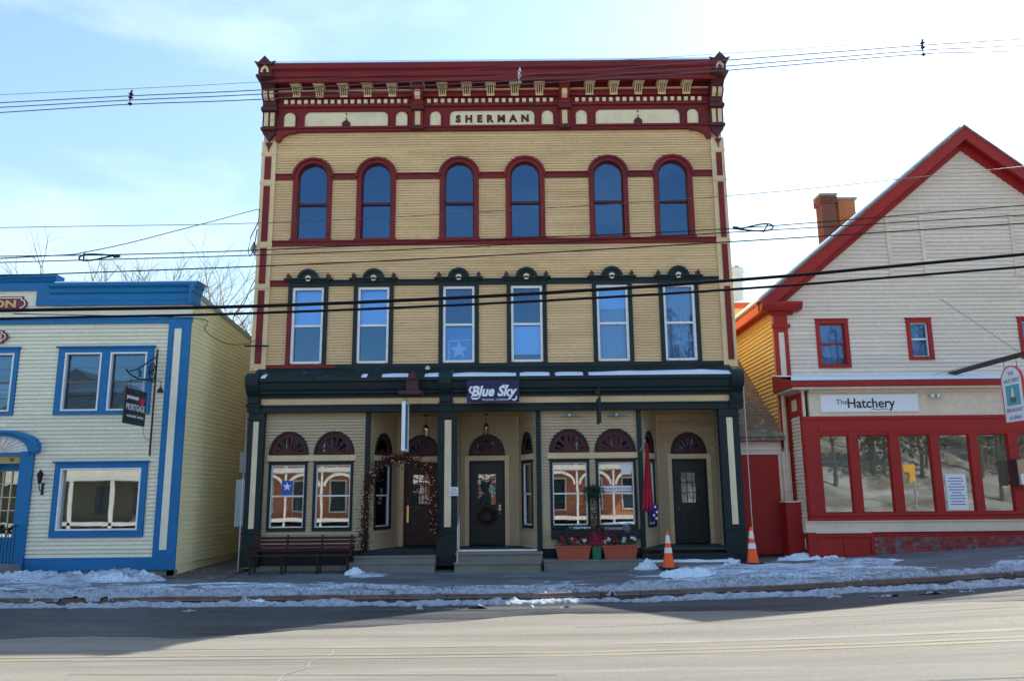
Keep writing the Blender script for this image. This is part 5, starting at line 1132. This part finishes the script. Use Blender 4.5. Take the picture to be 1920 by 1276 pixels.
# left flank of yellow boards under the eave
HF=Fr(7.52,27.0,-math.pi/2)      # s runs towards the street
Lf=27.0-22.3
build(M(HF).box(0,Lf,-0.2,-0.012,0.3,7.3),'wall',HYEL,HB)
clad(HF,0,Lf-.08,3.0,7.15,0.118,[],HYEL,HB,proud=0.034)
build(M(HF).box(Lf-.08,Lf+.0,-0.01,0.05,0.3,7.1),'corner_board',paint('orange_trim_paint',(0.70,0.26,0.10)),HB)
build(M(HF).box(0,Lf,0.0,0.05,6.98,7.26).box(0,Lf+.1,0.34,0.42,6.95,7.28).box(0,Lf+.1,0.0,0.34,7.08,7.14),'eave_fascia',paint('orange_red_paint',(0.62,0.10,0.03)),HB)
build(M().box(19.2,19.4,22.5,27,0.3,7.3).box(7.7,19.2,27,27.2,0.3,7.3),'wall',HSIDE,HB)
build(M().prism([(HX0,EZ),(HX1,EZ),(RX,RZ)],27.0,27.2),'gable_wall',HSIDE,HB)
# roof slabs with shingle courses and snow
def roofslab(s_,y0,y1,t,mat,name,off):
    E=(RX+s_*(RX-HX0+.45),RZ-(RX-HX0+.45)*sl_)
    m=M(); m.add([(RX,y0,RZ+off),(E[0],y0,E[1]+off),(E[0],y1,E[1]+off),(RX,y1,RZ+off),(RX,y0,RZ+off+t),(E[0],y0,E[1]+off+t),(E[0],y1,E[1]+off+t),(RX,y1,RZ+off+t)],BOXF)
    return build(m,name,mat,HB)
for s_ in (-1,1): roofslab(s_,21.92,26.4,0.07,SHINGLE,'roof',0.26)
roofslab(-1,22.12,26.3,0.06,SNOW,'roof_snow',0.332)
m=M(); 
for i in range(26):
    u=i/26; x=RX-(RX-HX0+.45)*u; z=RZ-(RX-HX0+.45)*u*sl_+.43; m.box(x-.27,x+.01,21.9,22.14,z-.16,z+.03) if False else None
# interior
build(M().box(7.8,19.2,26.6,26.7,0.4,4.6).box(7.72,19.2,26.0,26.1,4.9,7.0),'partition',INTW,HB); build(M().box(7.72,19.2,21.4,27,4.62,4.7).box(7.72,19.2,21.4,27,0.7,0.8),'floor',DARKIN,HB)
# storefront bay
Q=Fr(0,21.2); QX0=7.72
build(M(Q).profile([(0.30,4.62),(0.36,4.64),(0.36,4.76),(0.30,4.80),(-1.1,5.10),(-1.1,4.62)],7.35,19.6),'canopy_roof',HRED,HB)
build(M(Q).box(7.42,19.5,-1.1,0.28,4.56,4.62),'soffit',HTRIM,HB)
m=M(); xs=np.linspace(7.38,19.5,130)
for i,x in enumerate(xs):
    tt=0.04+0.07*float(fbm(np.array(x*1.1),np.array(4.),4,36)); m.v+=[(x,21.2-.34,4.79),(x,21.2-.335,4.80+tt),(x,21.9,4.95+tt),(x,22.28,5.10+tt*.4)]
m.f=[(4*i+j,4*i+4+j,4*i+5+j,4*i+1+j) for i in range(129) for j in range(3)]; build(m,'canopy_snow',SNOW,HB,stuff=True)
build(M(Q).box(QX0+.2,19.4,-0.1,0.02,3.86,4.56).box(QX0+.2,19.4,0.0,0.09,4.48,4.56),'sign_fascia',HTRIM,HB)
build(M(Q).box(QX0,19.4,-0.1,0.05,3.78,3.86).box(QX0,19.4,-0.1,0.02,3.36,3.78).box(QX0+.4,19.4,0.0,0.035,3.44,3.74),'head_beam',HRED,HB)
px=[8.12,9.13,10.21,11.26,12.30,13.36,14.42,15.48]; pw=[0.77,0.83,0.83,0.82,0.80,0.8,0.8,0.8]
m=M(Q).box(QX0,8.12,-0.12,0.05,1.28,3.36); build(m,'post',HRED,HB)
for i in range(len(px)):
    a=px[i]; b=a+pw[i]; nx=px[i+1] if i+1<len(px) else 19.4
    build(M(Q).box(b,nx,-0.12,0.03,1.34,3.36),'post',HRED,HB)
    o=build(M(Q).box(a,a+.03,-0.08,-.02,1.34,3.36).box(b-.03,b,-0.08,-.02,1.34,3.36).box(a+.03,b-.03,-0.08,-.02,3.33,3.36).box(a+.03,b-.03,-0.08,-.02,1.34,1.37),'window',HRED,HB)
    build(M(Q).box(a+.03,b-.03,-0.05,-.046,1.37,3.33),'pane',GL_H,o)
build(M(Q).box(QX0,19.4,-0.12,0.08,1.28,1.34).box(QX0,19.4,-0.12,0.03,1.14,1.28),'sill_beam',HRED,HB)
build(M(Q).box(7.56,19.4,-0.15,0.06,0.86,1.14).box(7.54,19.4,-0.15,0.10,1.12,1.145),'base_board',HTRIM,HB)
build(M(Q).box(9.32,19.4,-0.15,0.0,0.72,0.86),'base_strip',HRED,HB)
# left return of the bay
QR=Fr(7.72,22.3,-math.pi/2)
build(M(QR).box(0,1.1,-0.1,-0.012,0.4,4.6),'wall',HTRIM,HB); clad(QR,0.30,0.98,1.15,3.9,0.10,[],HSIDE,HB,joined=True)
build(M(QR).box(0.98,1.13,-0.01,0.03,1.15,4.5).box(0.0,0.30,-.01,.03,1.15,4.5).box(.30,.98,-.01,.03,3.9,4.5),'corner_board',HRED,HB); build(M(QR).box(.45,.83,.03,.04,4.05,4.35),'corner_panel',HTRIM,HB)
build(M(H).box(7.44,7.66,0.0,0.10,0.5,3.0).box(7.52,7.60,0.1,0.14,1.9,4.6),'corner_board',HTRIM,HB)
build(M().box(7.30,7.72,21.75,22.15,0.25,1.62),'red_bulkhead',HRED,HB); build(M().box(7.28,7.74,21.72,22.17,1.62,1.66),'red_bulkhead_cap',HTRIM,HB)
# cellar hatch
build(M(Q).box(7.60,7.80,-0.1,0.08,0.15,0.86).box(9.22,9.32,-0.1,0.08,0.2,0.86).box(7.80,9.22,-0.1,0.08,0.74,0.86),'hatch_frame',HRED,HB)
build(M(Q).box(7.81,8.50,-0.06,0.05,0.18,0.735),'hatch_door',HRED,HB); build(M(Q).box(8.51,9.21,-0.06,0.055,0.2,0.735),'hatch_door',HRED,HB); build(M(Q).box(7.80,9.25,0.07,0.11,0.84,0.87),'hatch_sill',HTRIM,HB)
# low brick footing, brick by brick
build(M(Q).box(9.32,19.4,-0.25,-0.015,-0.1,0.72),'footing_mortar',MORTAR,HB)
cnt=0; rows=6; bm_=None
for r_i in range(rows):
    z=0.28+r_i*0.073; x=9.33+(0.105 if r_i%2 else 0)
    while x<14.0 and cnt<290:
        m=M(Q).box(x,x+.20,-0.02,0.0+random.uniform(-.004,.006),z,z+.064); build(m,'brick',BRICKW,HB); cnt+=1; x+=0.212
m=M(Q)
for r_i in range(rows):
    z=0.28+r_i*0.073; x=14.1
    while x<19.3: m.box(x,x+.20,-0.02,0.0+random.uniform(-.004,.006),z,z+.064); x+=.212
build(m,'bricks',BRICKW,HB,stuff=True)
# restaurant interior: posters and tables
o=tag(build(M(Q).box(11.36,11.90,-0.044,-.040,1.40,2.32),'window_poster',PAPER),'large white printed poster standing in the fourth restaurant window','poster')
for i,wd in enumerate((.34,.42,.30,.44,.40,.25,.38,.42,.35,.40)): build(M(Q).box(11.63-wd/2,11.63+wd/2,-0.040,-.038,2.20-i*.075,2.225-i*.075),'printed_line',LETB,o)
o=tag(build(M(Q).box(12.55,12.80,-0.16,-.14,2.25,2.75),'window_card',CARD),'small brown card hanging inside the fifth restaurant window','notice')
o=tag(build(M(Q).box(11.52,11.80,-0.16,-.14,2.65,3.05),'window_card',CARD),'tan card hung above the white poster inside the restaurant window','notice')
for k,(tx,lab) in enumerate(((9.0,'small dining table inside behind the first and second restaurant windows'),(10.7,'small dining table inside behind the third restaurant window'),(12.4,'small dining table inside behind the fifth restaurant window'))):
    t=thing('dining_table',lab,'table',(tx,22.6,.8),'tables inside the restaurant'); build(M().box(tx-.4,tx+.4,22.25,22.95,1.52,1.56),'tabletop',CARD,t); build(M().tube([(tx,22.6,.8),(tx,22.6,1.52)],.04,8).box(tx-.25,tx+.25,22.57,22.63,.8,.84),'pedestal',IRON,t)
# name board
nb=tag(build(M(Q).box(8.22,10.82,0.025,0.06,3.97,4.43),'shop_sign',SIGNW),'long white board lettered The Hatchery on the greige fascia','sign')
text('The',Q,9.02 if False else 8.78,0.064,4.17,0.20,INK,nb,'lettering',width=0.30,extrude=.003,shear=.0); text('Hatchery',Q,9.55,0.064,4.08,0.36,INK,nb,'lettering',width=1.26,extrude=.003,bold=.006)
m=M(Q); m.ring([(9.55,4.045),(9.75,4.03),(9.9,4.05),(10.05,4.02)],[(9.55,4.03),(9.75,4.015),(9.9,4.035),(10.05,4.01)],0.06,0.066); build(m,'flourish',INK,nb)
t=thing('floodlight','double-headed white floodlight on the greige fascia right of the name board','lamp',(11.2,21.1,4.38))
for s_ in (0,1): build(M().tube([(11.15+.10*s_,21.2,4.40),(11.15+.14*s_,21.08,4.36)],0.03,8).lathe((11.15+.16*s_,21.02,4.30),[(0.03,0),(0.07,.02),(0.06,.10),(0.0,.12)],10),'head',GALV,t)
# hanging oval-top sign from a timber beam, faces the camera side (-X)
NX=lambda x:Fr(x,0,-math.pi/2)     # s=-Y, d=-X
t=thing('sign_beam','dark timber beam projecting from the restaurant wall with guy wire','beam',(12.3,20.6,5.2))
build(M().add([(12.33,22.3,5.06),(12.41,22.3,5.06),(12.41,22.3,5.17),(12.33,22.3,5.17),(12.33,18.9,5.06),(12.41,18.9,5.06),(12.41,18.9,5.17),(12.33,18.9,5.17)],BOXF),'timber',paint('dark_timber',(0.05,0.045,0.035)),t)
build(M().tube([(12.37,19.1,5.17),(12.37,22.28,7.3)],0.008,4).tube([(12.37,19.1,5.17),(11.3,22.28,4.95)],0.006,4),'guy_wire',WIRE,t)
t=thing('hanging_sign','white arched-top Hatchery breakfast and lunch sign hanging from the timber beam','sign',(12.27,19.5,4.2)); P=NX(12.37)
s0,s1=-19.95,-19.10; cc=(s0+s1)/2; w2=(s1-s0)/2
def shp(k): return [(cc-w2*k,3.52+(1-k)*.3),(cc+w2*k,3.52+(1-k)*.3)]+[(cc+w2*k*math.cos(R(180*i/14)),4.52+0.40*k*math.sin(R(180*i/14))) for i in range(15)]
pn=build(M(P).prism(shp(.93),-.022,.022),'panel',SIGNW,t)
sr=shp(1.0); build(M(P).ring(sr,shp(.93),-.03,.03,True),'border',SIGNR,t)
build(M(P).box(cc-.27,cc+.27,.022,.026,3.94,4.44),'picture',SIGNT,pn); build(M(P).lathe((cc,.03,4.02),[(.10,0),(.12,.06),(.10,.12)],12,0.15),'egg_cup',plain('cup_grey',(0.12,0.14,0.12),0.6),pn)
build(M(P).prism([(cc-.05,4.14),(cc+.05,4.14),(cc+.025,4.36),(cc-.025,4.36)],.026,.034),'bottle',PETALW,pn)
for s_,z,sz,wd in (('THE',4.68,.13,.22),('HATCHERY',4.50,.14,.62),('BREAKFAST',3.78,.13,.64),('& LUNCH',3.60,.12,.46)): text(s_,P,cc,.024,z,sz,LETB,pn,'lettering',width=wd,extrude=.002,bold=.002)
build(M(P).tube([(cc-.25,0,4.84),(cc-.25,0,5.05)],0.008,5),'chain',IRON,t); build(M(P).tube([(cc+.25,0,4.84),(cc+.25,0,5.05)],0.008,5),'chain',IRON,t)
t=thing('menu_box','brown wooden wall box with white label at the far right edge','box',(13.0,20.9,2.3))
build(M().box(13.06,13.8,20.86,21.14,2.02,2.66),'case',CARD,t); build(M().box(13.12,13.7,20.85,20.86,2.04,2.30),'label_card',PAPER,t); build(M().box(13.03,13.06,20.84,21.15,2.0,2.68),'side_board',RUST,t); build(M().box(13.2,13.3,20.844,20.85,2.12,2.22),'mark',LETB,t)
# chimneys rising from the roof
def chimney(x,y,w,d,z0,z1,lab,mat,cap=True):
    t=thing('chimney',lab,'chimney',(x,y,z0)); build(M().box(x-w/2+.01,x+w/2-.01,y-d/2+.01,y+d/2-.01,z0,z1),'core',MORTAR,t); m=M(); r_=0
    z=z0
    while z<z1-.06:
        g=0.0 if z<z1-.35 or not cap else 0.05
        k=int((w+2*g)/.21+.5); bw=(w+2*g)/k; off=0
        for i in range(k): m.box(x-w/2-g+i*bw+.004,x-w/2-g+(i+1)*bw-.004,y-d/2-g,y-d/2+.02,z+.004,z+.070)
        k2=int((d+2*g)/.21+.5); bd=(d+2*g)/k2
        for i in range(k2):
            m.box(x-w/2-g,x-w/2+.02,y-d/2-g+i*bd+.004,y-d/2-g+(i+1)*bd-.004,z+.004,z+.070); m.box(x+w/2-.02,x+w/2+g,y-d/2-g+i*bd+.004,y-d/2-g+(i+1)*bd-.004,z+.004,z+.070)
        z+=.078; r_+=1
    build(m,'bricks',mat,t,stuff=True); build(M().box(x-w/2-.06,x+w/2+.06,y-d/2-.06,y+d/2+.06,z1-.02,z1+.05),'cap',MORTAR,t)
chimney(10.42,25.0,0.46,0.5,8.9,11.45,'tall narrow dark red brick chimney, the left one of the pair on the gabled roof',BRICK)
chimney(11.10,25.3,0.56,0.7,9.4,11.38,'wider orange brick chimney, the right one of the pair on the gabled roof',BRICKO,False)
# lean-to shed between the buildings
SHD=thing('lean_to_shed','small red-doored lean-to shed with a grey shingle roof filling the gap','shed',(6.85,22.5,0.3))
K=Fr(0,22.3)
build(M(K).box(6.22,6.32,-0.1,0.0,0.2,3.28).box(7.36,7.50,-0.1,0.0,0.2,3.28).box(6.32,7.36,-0.1,-0.012,2.92,3.28),'wall',HTRIM,SHD)
clad(K,6.32,7.40,2.92,3.28,0.12,[],HSIDE,SHD,joined=False)
build(M(K).box(6.32,7.36,-0.08,-0.01,0.25,2.90),'door',HRED,SHD); build(M(K).box(6.18,7.50,-0.05,0.16,3.28,3.38),'fascia',HRED,SHD)
build(M().add([(6.18,22.1,3.38),(7.52,22.1,3.38),(7.52,27.5,7.2),(6.18,27.5,7.2),(6.18,22.1,3.30),(7.52,22.1,3.30),(7.52,27.5,7.1),(6.18,27.5,7.1)],BOXF),'roof_deck',SHINGLE,SHD)
m=M(); 
for i in range(34):
    u0=i/34; y=22.05+5.4*u0; z=3.39+3.82*u0*(5.4/5.4)
    x=6.18
    while x<7.5:
        wv=random.uniform(.16,.24); m.add([(x,y,z+.0),(min(7.51,x+wv-.008),y,z),(min(7.51,x+wv-.008),y+.18,z+.135),(x,y+.18,z+.135),(x,y,z+.022),(min(7.51,x+wv-.008),y,z+.022),(min(7.51,x+wv-.008),y+.18,z+.14),(x,y+.18,z+.14)],BOXF); x+=wv
build(m,'shingles',SHINGLE,SHD,stuff=True)
build(M().box(6.25,7.5,26.9,27.0,0.2,6.9),'back_wall',HTRIM,SHD)
# rear wing and roof vent seen in the gap
RW=thing('rear_house','snow-roofed rear wing glimpsed in the gap behind the gabled restaurant','building',(9.5,38,0))
build(M().box(7.2,12.5,37,44,0.0,10.6),'wall',HYEL,RW)
build(M().add([(7.0,36.7,10.6),(12.7,36.7,10.6),(12.7,44.3,10.6),(7.0,44.3,10.6),(7.0,36.7,10.72),(12.7,36.7,10.72),(12.7,40.5,12.3),(7.0,40.5,12.3)],BOXF),'roof',SNOW,RW); build(M().box(7.0,12.7,36.66,36.72,10.45,10.72),'fascia',paint('orange_red_paint',(0.62,0.10,0.03)),RW)
t=thing('roof_vent','silver round ventilator standing on the snowy rear roof in the gap','vent',(10.1,38,9.9))
build(M().lathe((11.0,37.6,10.0),[(0.34,0),(0.34,1.95),(0.36,1.95),(0.40,2.1),(0.40,2.45),(0.46,2.5),(0.44,2.62),(0.2,2.78),(0,2.8)],20),'stack',plain('pale_metal',(0.6,0.66,0.66),0.5,0.3),t)
build(M().box(10.86,11.06,37.18,37.22,12.58,12.68),'slot',INK,t)

# ============================================================ OVERHEAD LINES
def cable(pts,r,lab,cat='cable',grp=None,mat=CABLE,name='overhead_cable',ext=True,seg=6):
    """smooth run through surveyed points (x,y,z), carried on past the frame to its poles"""
    P=[Vector(p) for p in pts]
    if ext:
        a=P[0]-(P[1]-P[0]).normalized()*14; b=P[-1]+(P[-1]-P[-2]).normalized()*14; P=[a]+P+[b]
    out=[]
    for i in range(len(P)-1):
        p0,p1,p2,p3=P[max(i-1,0)],P[i],P[i+1],P[min(i+2,len(P)-1)]
        for k in range(seg):
            t_=k/seg; out.append(0.5*((2*p1)+(p2-p0)*t_+(2*p0-5*p1+4*p2-p3)*t_*t_+(3*p1-p0-3*p2+p3)*t_**3))
    out.append(P[-1])
    return tag(build(M().tube([tuple(q) for q in out],r,6),name,mat,None,smooth=True),lab,cat,grp)
Y=lambda y,l:[(a,y,b) for a,b in l]
cable(Y(13.0,[(-8.6,5.01),(-4.3,5.045),(-0.17,5.19),(3.98,5.43),(8.71,5.82)]),0.030,'thickest black cable, the upper of the two heavy ones across the second-floor windows')
cable(Y(13.0,[(-8.58,4.87),(-4.47,4.92),(-0.17,5.06),(3.97,5.27),(8.69,5.60)]),0.023,'heavy black cable, the lower of the two crossing the second-floor windows')
cable(Y(13.2,[(-8.8,5.67),(-4.29,5.80),(-0.54,5.94),(4.08,6.17),(8.92,6.44)]),0.011,'thin black cable just above the second-floor window hoods',)
cable(Y(13.2,[(-8.83,5.91),(-4.3,6.0),(-0.54,6.12),(4.09,6.34),(8.94,6.59)]),0.009,'thin cable under the slack loop at the left of the picture')
cable(Y(13.2,[(-8.84,6.02),(-6.85,6.03),(-4.31,6.09),(0.59,6.27),(4.1,6.41),(8.97,6.77)]),0.009,'thin cable that carries the two slack loops')
cable(Y(13.2,[(-8.9,6.54),(-4.33,6.58),(-0.54,6.74),(4.14,7.02),(9.06,7.49)]),0.006,'fine single wire crossing the lower halves of the arched windows',mat=WIRE)
cable(Y(14.5,[(-10.09,9.75),(-4.98,9.97),(4.1,10.48),(10.33,10.88)]),0.0045,'faintest and highest wire of the top bundle near the cornice',mat=WIRE)
cable(Y(14.5,[(-10.07,9.58),(-7.49,9.70),(-4.92,9.80),(0.28,10.07),(4.25,10.34),(8.27,10.63),(10.31,10.75)]),0.009,'second wire from the top of the bundle passing the cornice',mat=WIRE)
cable(Y(14.5,[(-10.05,9.48),(-7.49,9.61),(-4.91,9.71),(0.28,9.96),(4.21,10.21),(8.26,10.52),(10.29,10.61)]),0.009,'third wire from the top of the bundle passing the cornice',mat=WIRE)
cable(Y(14.5,[(-10.04,9.37),(-7.48,9.52),(-4.91,9.6),(0.1,9.86),(4.24,10.12),(8.25,10.44),(10.28,10.49)]),0.009,'lowest wire of the top bundle passing the cornice',mat=WIRE)
for k,(x,z0,z1,lab) in enumerate(((-7.49,9.50,9.82,'small insulated spacer clamp on the top wire bundle against the left sky'),(0.20,9.88,10.22,'small insulated spacer clamp on the top wire bundle in front of the cornice'),(8.27,10.40,10.76,'small insulated spacer clamp on the top wire bundle against the right sky'))):
    m=M().tube([(x,14.5,z0),(x-.02,14.5,(z0+z1)/2),(x+.01,14.5,z1)],0.018,6)
    for zz in (z0+.03,(z0+z1)/2,z1-.08): m.lathe((x,14.5,zz-.02),[(0.02,0),(0.05,.02),(0.02,.045)],8)
    tag(build(m,'wire_spacer',GALV if k==1 else IRON),lab,'spacer','spacers on the top wire bundle')
def loop(cx,cz,w,h,s_,lab):
    pts=[]
    for i in range(25):
        a=2*math.pi*i/24; r_=1.0; x=cx+s_*w*math.cos(a)*.5; z=cz+h*math.sin(a)*.5*(0.55-0.45*math.cos(a)*(-1))+0.02*math.cos(a)*s_
        pts.append((x,13.2,z))
    t=thing('cable_loop',lab,'cable loop',(cx,13.2,cz),'slack loops on the thin cable')
    build(M().tube(pts,0.014,6),'coil',CABLE,t); build(M().tube([(cx+s_*w*.28-.05,13.2,cz-h*.4),(cx+s_*w*.28+.05*s_,13.2,cz+h*.4)],0.012,6),'cross_bar',CABLE,t); build(M().tube([(cx-s_*w*.5,13.2,cz),(cx-s_*w*.5-s_*.10,13.2,cz+.01)],0.028,6),'clamp',IRON,t)
loop(-7.17,5.995,0.60,0.17,-1,'black slack cable loop against the sky at the left, above the blue parapet')
loop(4.26,6.40,0.60,0.19,1,'black slack cable loop at the right, between tall block and chimneys')
cable([(-16,10,4.6),(-8.7,13,5.92),(-8.45,15.5,6.85),(-7.9,18.5,8.35),(-7.22,21.5,9.93)],0.010,'slanting service line rising to the left corner of the tall block','cable',None,CABLE,'service_line',ext=False)
tag(build(M().tube([(-7.22,21.5,9.93),(-7.12,21.4,9.88),(-7.14,21.4,9.5),(-7.32,21.4,9.1),(-7.38,21.4,8.66),(-7.32,21.4,8.50),(-7.22,21.4,8.7),(-7.16,21.4,9.3)],0.014,6),'drip_loop',CABLE,None,smooth=True),'hanging black drip loop at the top left corner of the tall block','cable')
cable([(-8.5,13.2,5.0),(-8.49,21.0,6.65),(-8.3,21.0,6.35),(-8.05,21.0,6.13),(-7.61,21.0,5.94),(-7.2,21.2,5.98),(-7.05,21.4,6.12)],0.010,'drooping service line between the blue shop corner and the tall block','cable',None,CABLE,'service_line',ext=False)
tag(build(M().tube([(-7.35,21.45,5.97),(-6.70,21.5,5.97)],0.025,6),'iron_bracket',IRON),'short black iron service arm on the left pilaster of the tall block','bracket')

# ============================================================ TREES behind
def tree(x,y,h,lab,seed,spread=0.5):
    rd=random.Random(seed); t=thing('bare_tree',lab,'tree',(x,y,-.7),'bare trees behind the buildings'); T=M(); C=M()
    def grow(p,d,l,r,dep):
        q=p+d*l; mid=p+d*l*.5+Vector((rd.gauss(0,.04),rd.gauss(0,.04),0))*l
        (T if dep<1 else C).tube([tuple(p),tuple(mid),tuple(q)],[r,r*.85,r*.7],5 if dep<3 else 3,cap=False)
        if dep>=6: return
        n=2 if rd.random()<(.3 if dep<2 else .55) else 3
        for k in range(n):
            nd=(d+Vector((rd.gauss(0,spread),rd.gauss(0,spread),rd.gauss(0.10,spread*.45)))).normalized()
            grow(q if k<2 else p+d*l*rd.uniform(.5,.9),nd,l*rd.uniform(.62,.86),max(.008,r*rd.uniform(.5,.68)),dep+1)
    grow(Vector((x,y,-.7)),Vector((rd.gauss(0,.03),0,1)).normalized(),h*.27,h*.014,0)
    build(T,'trunk',BARK,t); build(C,'branches',BARK,t)
for i,(x,y,h,lab) in enumerate(((-22.6,45,20,'tallest bare tree, above the middle of the blue parapet'),(-20.4,46,20,'bare tree just right of the tallest, over the blue parapet'),(-25.2,47,18.5,'thin bare tree leftmost behind the blue parapet'),(-16.9,45,18.5,'bare tree in the gap left of the tall block, the left one'),(-15.4,44,17.8,'bare tree nearest the left wall of the tall block'),(-18.6,48,18.5,'low bare tree between the parapet end and the gap'))):
    tree(x,y,h,lab,40+i,0.42)

# ============================================================ ACROSS THE STREET (seen in the shop glass)
OB=thing('brick_hotel','red brick building with white arched two-storey porch across the street, seen reflected','building',(0,-12,0))
OF=Fr(0,-12,math.pi)      # faces +Y; s runs towards -X
PWH=paint('porch_cream_paint',(0.55,0.52,0.46),dirt=.3)
OBR=paint('sunlit_brick',(0.42,0.14,0.08),dirt=0.4,var=0.05,scale=2)
oh=[]
for c in (-8,-5.5,-3,-0.5,2,4.5,7,9.5,12,14.5,17,19.5): oh+= [(c-.5,c+.5,0.9,2.9),(c-.5,c+.5,4.6,6.4)]
wall_core(OF,-10,21,-.3,9.0,oh,OBR,OB,d0=-.4,d1=0.0)
build(M(OF).box(-10,21,-8,-.5,-.3,8.8),'interior',DARKIN,OB)
for (a,b,c,d) in oh: 
    w_=build(M(OF).box(a-.1,a,-.05,.06,c-.1,d+.1).box(b,b+.1,-.05,.06,c-.1,d+.1).box(a,b,-.05,.06,d,d+.12).box(a,b,-.05,.08,c-.1,c).box(a,b,-.08,-.02,(c+d)/2-.03,(c+d)/2+.03),'window',PWH,OB)
    build(M(OF).box(a,b,-.1,-.09,c,d),'pane',plain('dark_pane',(0.03,0.05,0.06),0.1),w_)
pm=M(OF).box(-9,20,0.0,2.2,3.45,3.75).box(-9,20,0.0,2.2,0.25,0.45).box(-9.2,20.2,0.0,2.4,7.0,7.3)
build(pm,'porch_deck',PWH,OB)
for c in (-9,-6.6,-4.2,-1.8,.6,3,5.4,7.8,10.2,12.6,15,17.4,19.8):
    build(M(OF).box(c-.06,c+.06,2.05,2.15,-.3,7.0),'porch_column',PWH,OB)
m=M(OF)
for c in (-7.8,-5.4,-3,-.6,1.8,4.2,6.6,9,11.4,13.8,16.2,18.6):
    m.ring(arc(c,2.55,1.1,0,180,14,0.85),arc(c,2.5,0.98,0,180,14,0.72),2.05,2.15)
    for k in range(10): m.box(c-1.05+k*.22,c-1.01+k*.22,2.08,2.12,3.75,4.6)
    m.box(c-1.1,c+1.1,2.05,2.16,4.6,4.68)
build(m,'porch_trim',PWH,OB)
WHs=thing('white_house','white gabled house with front porch across the street, seen reflected','building',(-29,-12,0)); WX=-12.0
build(M().box(-24+WX,-11+WX,-20,-12,-.3,6.5),'wall',PWH,WHs); build(M().prism([(-24.5+WX,6.5),(-10.5+WX,6.5),(-17.5+WX,10.5)],-20.3,-11.6),'roof',SHINGLE,WHs)
build(M().box(-24+WX,-11+WX,-12,-9.8,3.0,3.3).box(-24+WX,-11+WX,-12,-9.8,.2,.4),'porch_deck',PWH,WHs)
for c in (-23.8,-21.2,-18.6,-16,-13.4,-11.2): build(M().box(c-.1+WX,c+.1+WX,-9.95,-9.8,-.3,3.0),'porch_column',PWH,WHs)
build(M().box(-23.8+WX,-11.2+WX,-11.98,-11.94,.4,3.0),'porch_back',paint('porch_shade_green',(0.12,0.11,0.08)),WHs)
for c in (-22.5,-19.9,-15,-12.5): build(M().box(c-.45+WX,c+.45+WX,-11.93,-11.90,.9,2.6),'window',plain('dark_pane',(0.03,0.05,0.06),0.1),WHs)
# wooded snowy slope
def hill(X,Y): 
    d=np.clip((-8-Y)/30,0,1); return -0.3+ d*16*np.clip((X-6)/10,0.15,1)+1.6*(fbm(X*.25,Y*.25,4,5)-.5)*d*3
HILL=groundmat('wooded_slope',(0.10,0.085,0.065),(0.30,0.30,0.29),(0.07,0.06,0.045),0.35,(1,1,2.5),0.95,fine=0.15)
struct(grid('hillside',-60,70,-60,-8.5,120,60,hill,HILL))
MW=M(); 
for i in range(70):
    x=random.uniform(12,50); y=random.uniform(-32,-10); h=random.uniform(6,11); z=float(hill(np.array(x),np.array(y))); ever=i%3==0
    MW.tube([(x,y,z-.3),(x+random.gauss(0,.2),y,z+h)],[.16,.04],6)
    for k in range(420):
        u=random.random(); r_=(1-u)*1.7+.2 if ever else math.sin(min(1,u)*math.pi)*2+.2
        a=random.uniform(0,6.28); rr=r_*math.sqrt(random.random()); MW.leaf((x+rr*math.cos(a),y+rr*math.sin(a),z+h*(.18+.8*u if ever else .35+.65*u)),.28 if ever else .12)
o=build(MW,'far_wood',paint('winter_wood',(0.07,0.075,0.05),dirt=0.6,var=0),None,stuff=True); o['label']='winter wood on the slope across the street, seen only in the restaurant glass'
t=thing('traffic_signal','yellow pedestrian signal head on a pole across the street, seen reflected','signal',(20.3,1.0,0)); 
build(M().box(20.0,20.6,0.9,1.2,2.85,3.25).box(20.25,20.6,.9,1.2,2.3,2.85),'head',YELL,t); build(M().tube([(20.6,1,-.2),(20.6,1,3.2)],0.06,8),'pole',GALV,t)
flush_boards()
for o in list(bpy.data.objects):
    if '_w' in o: del o['_w']
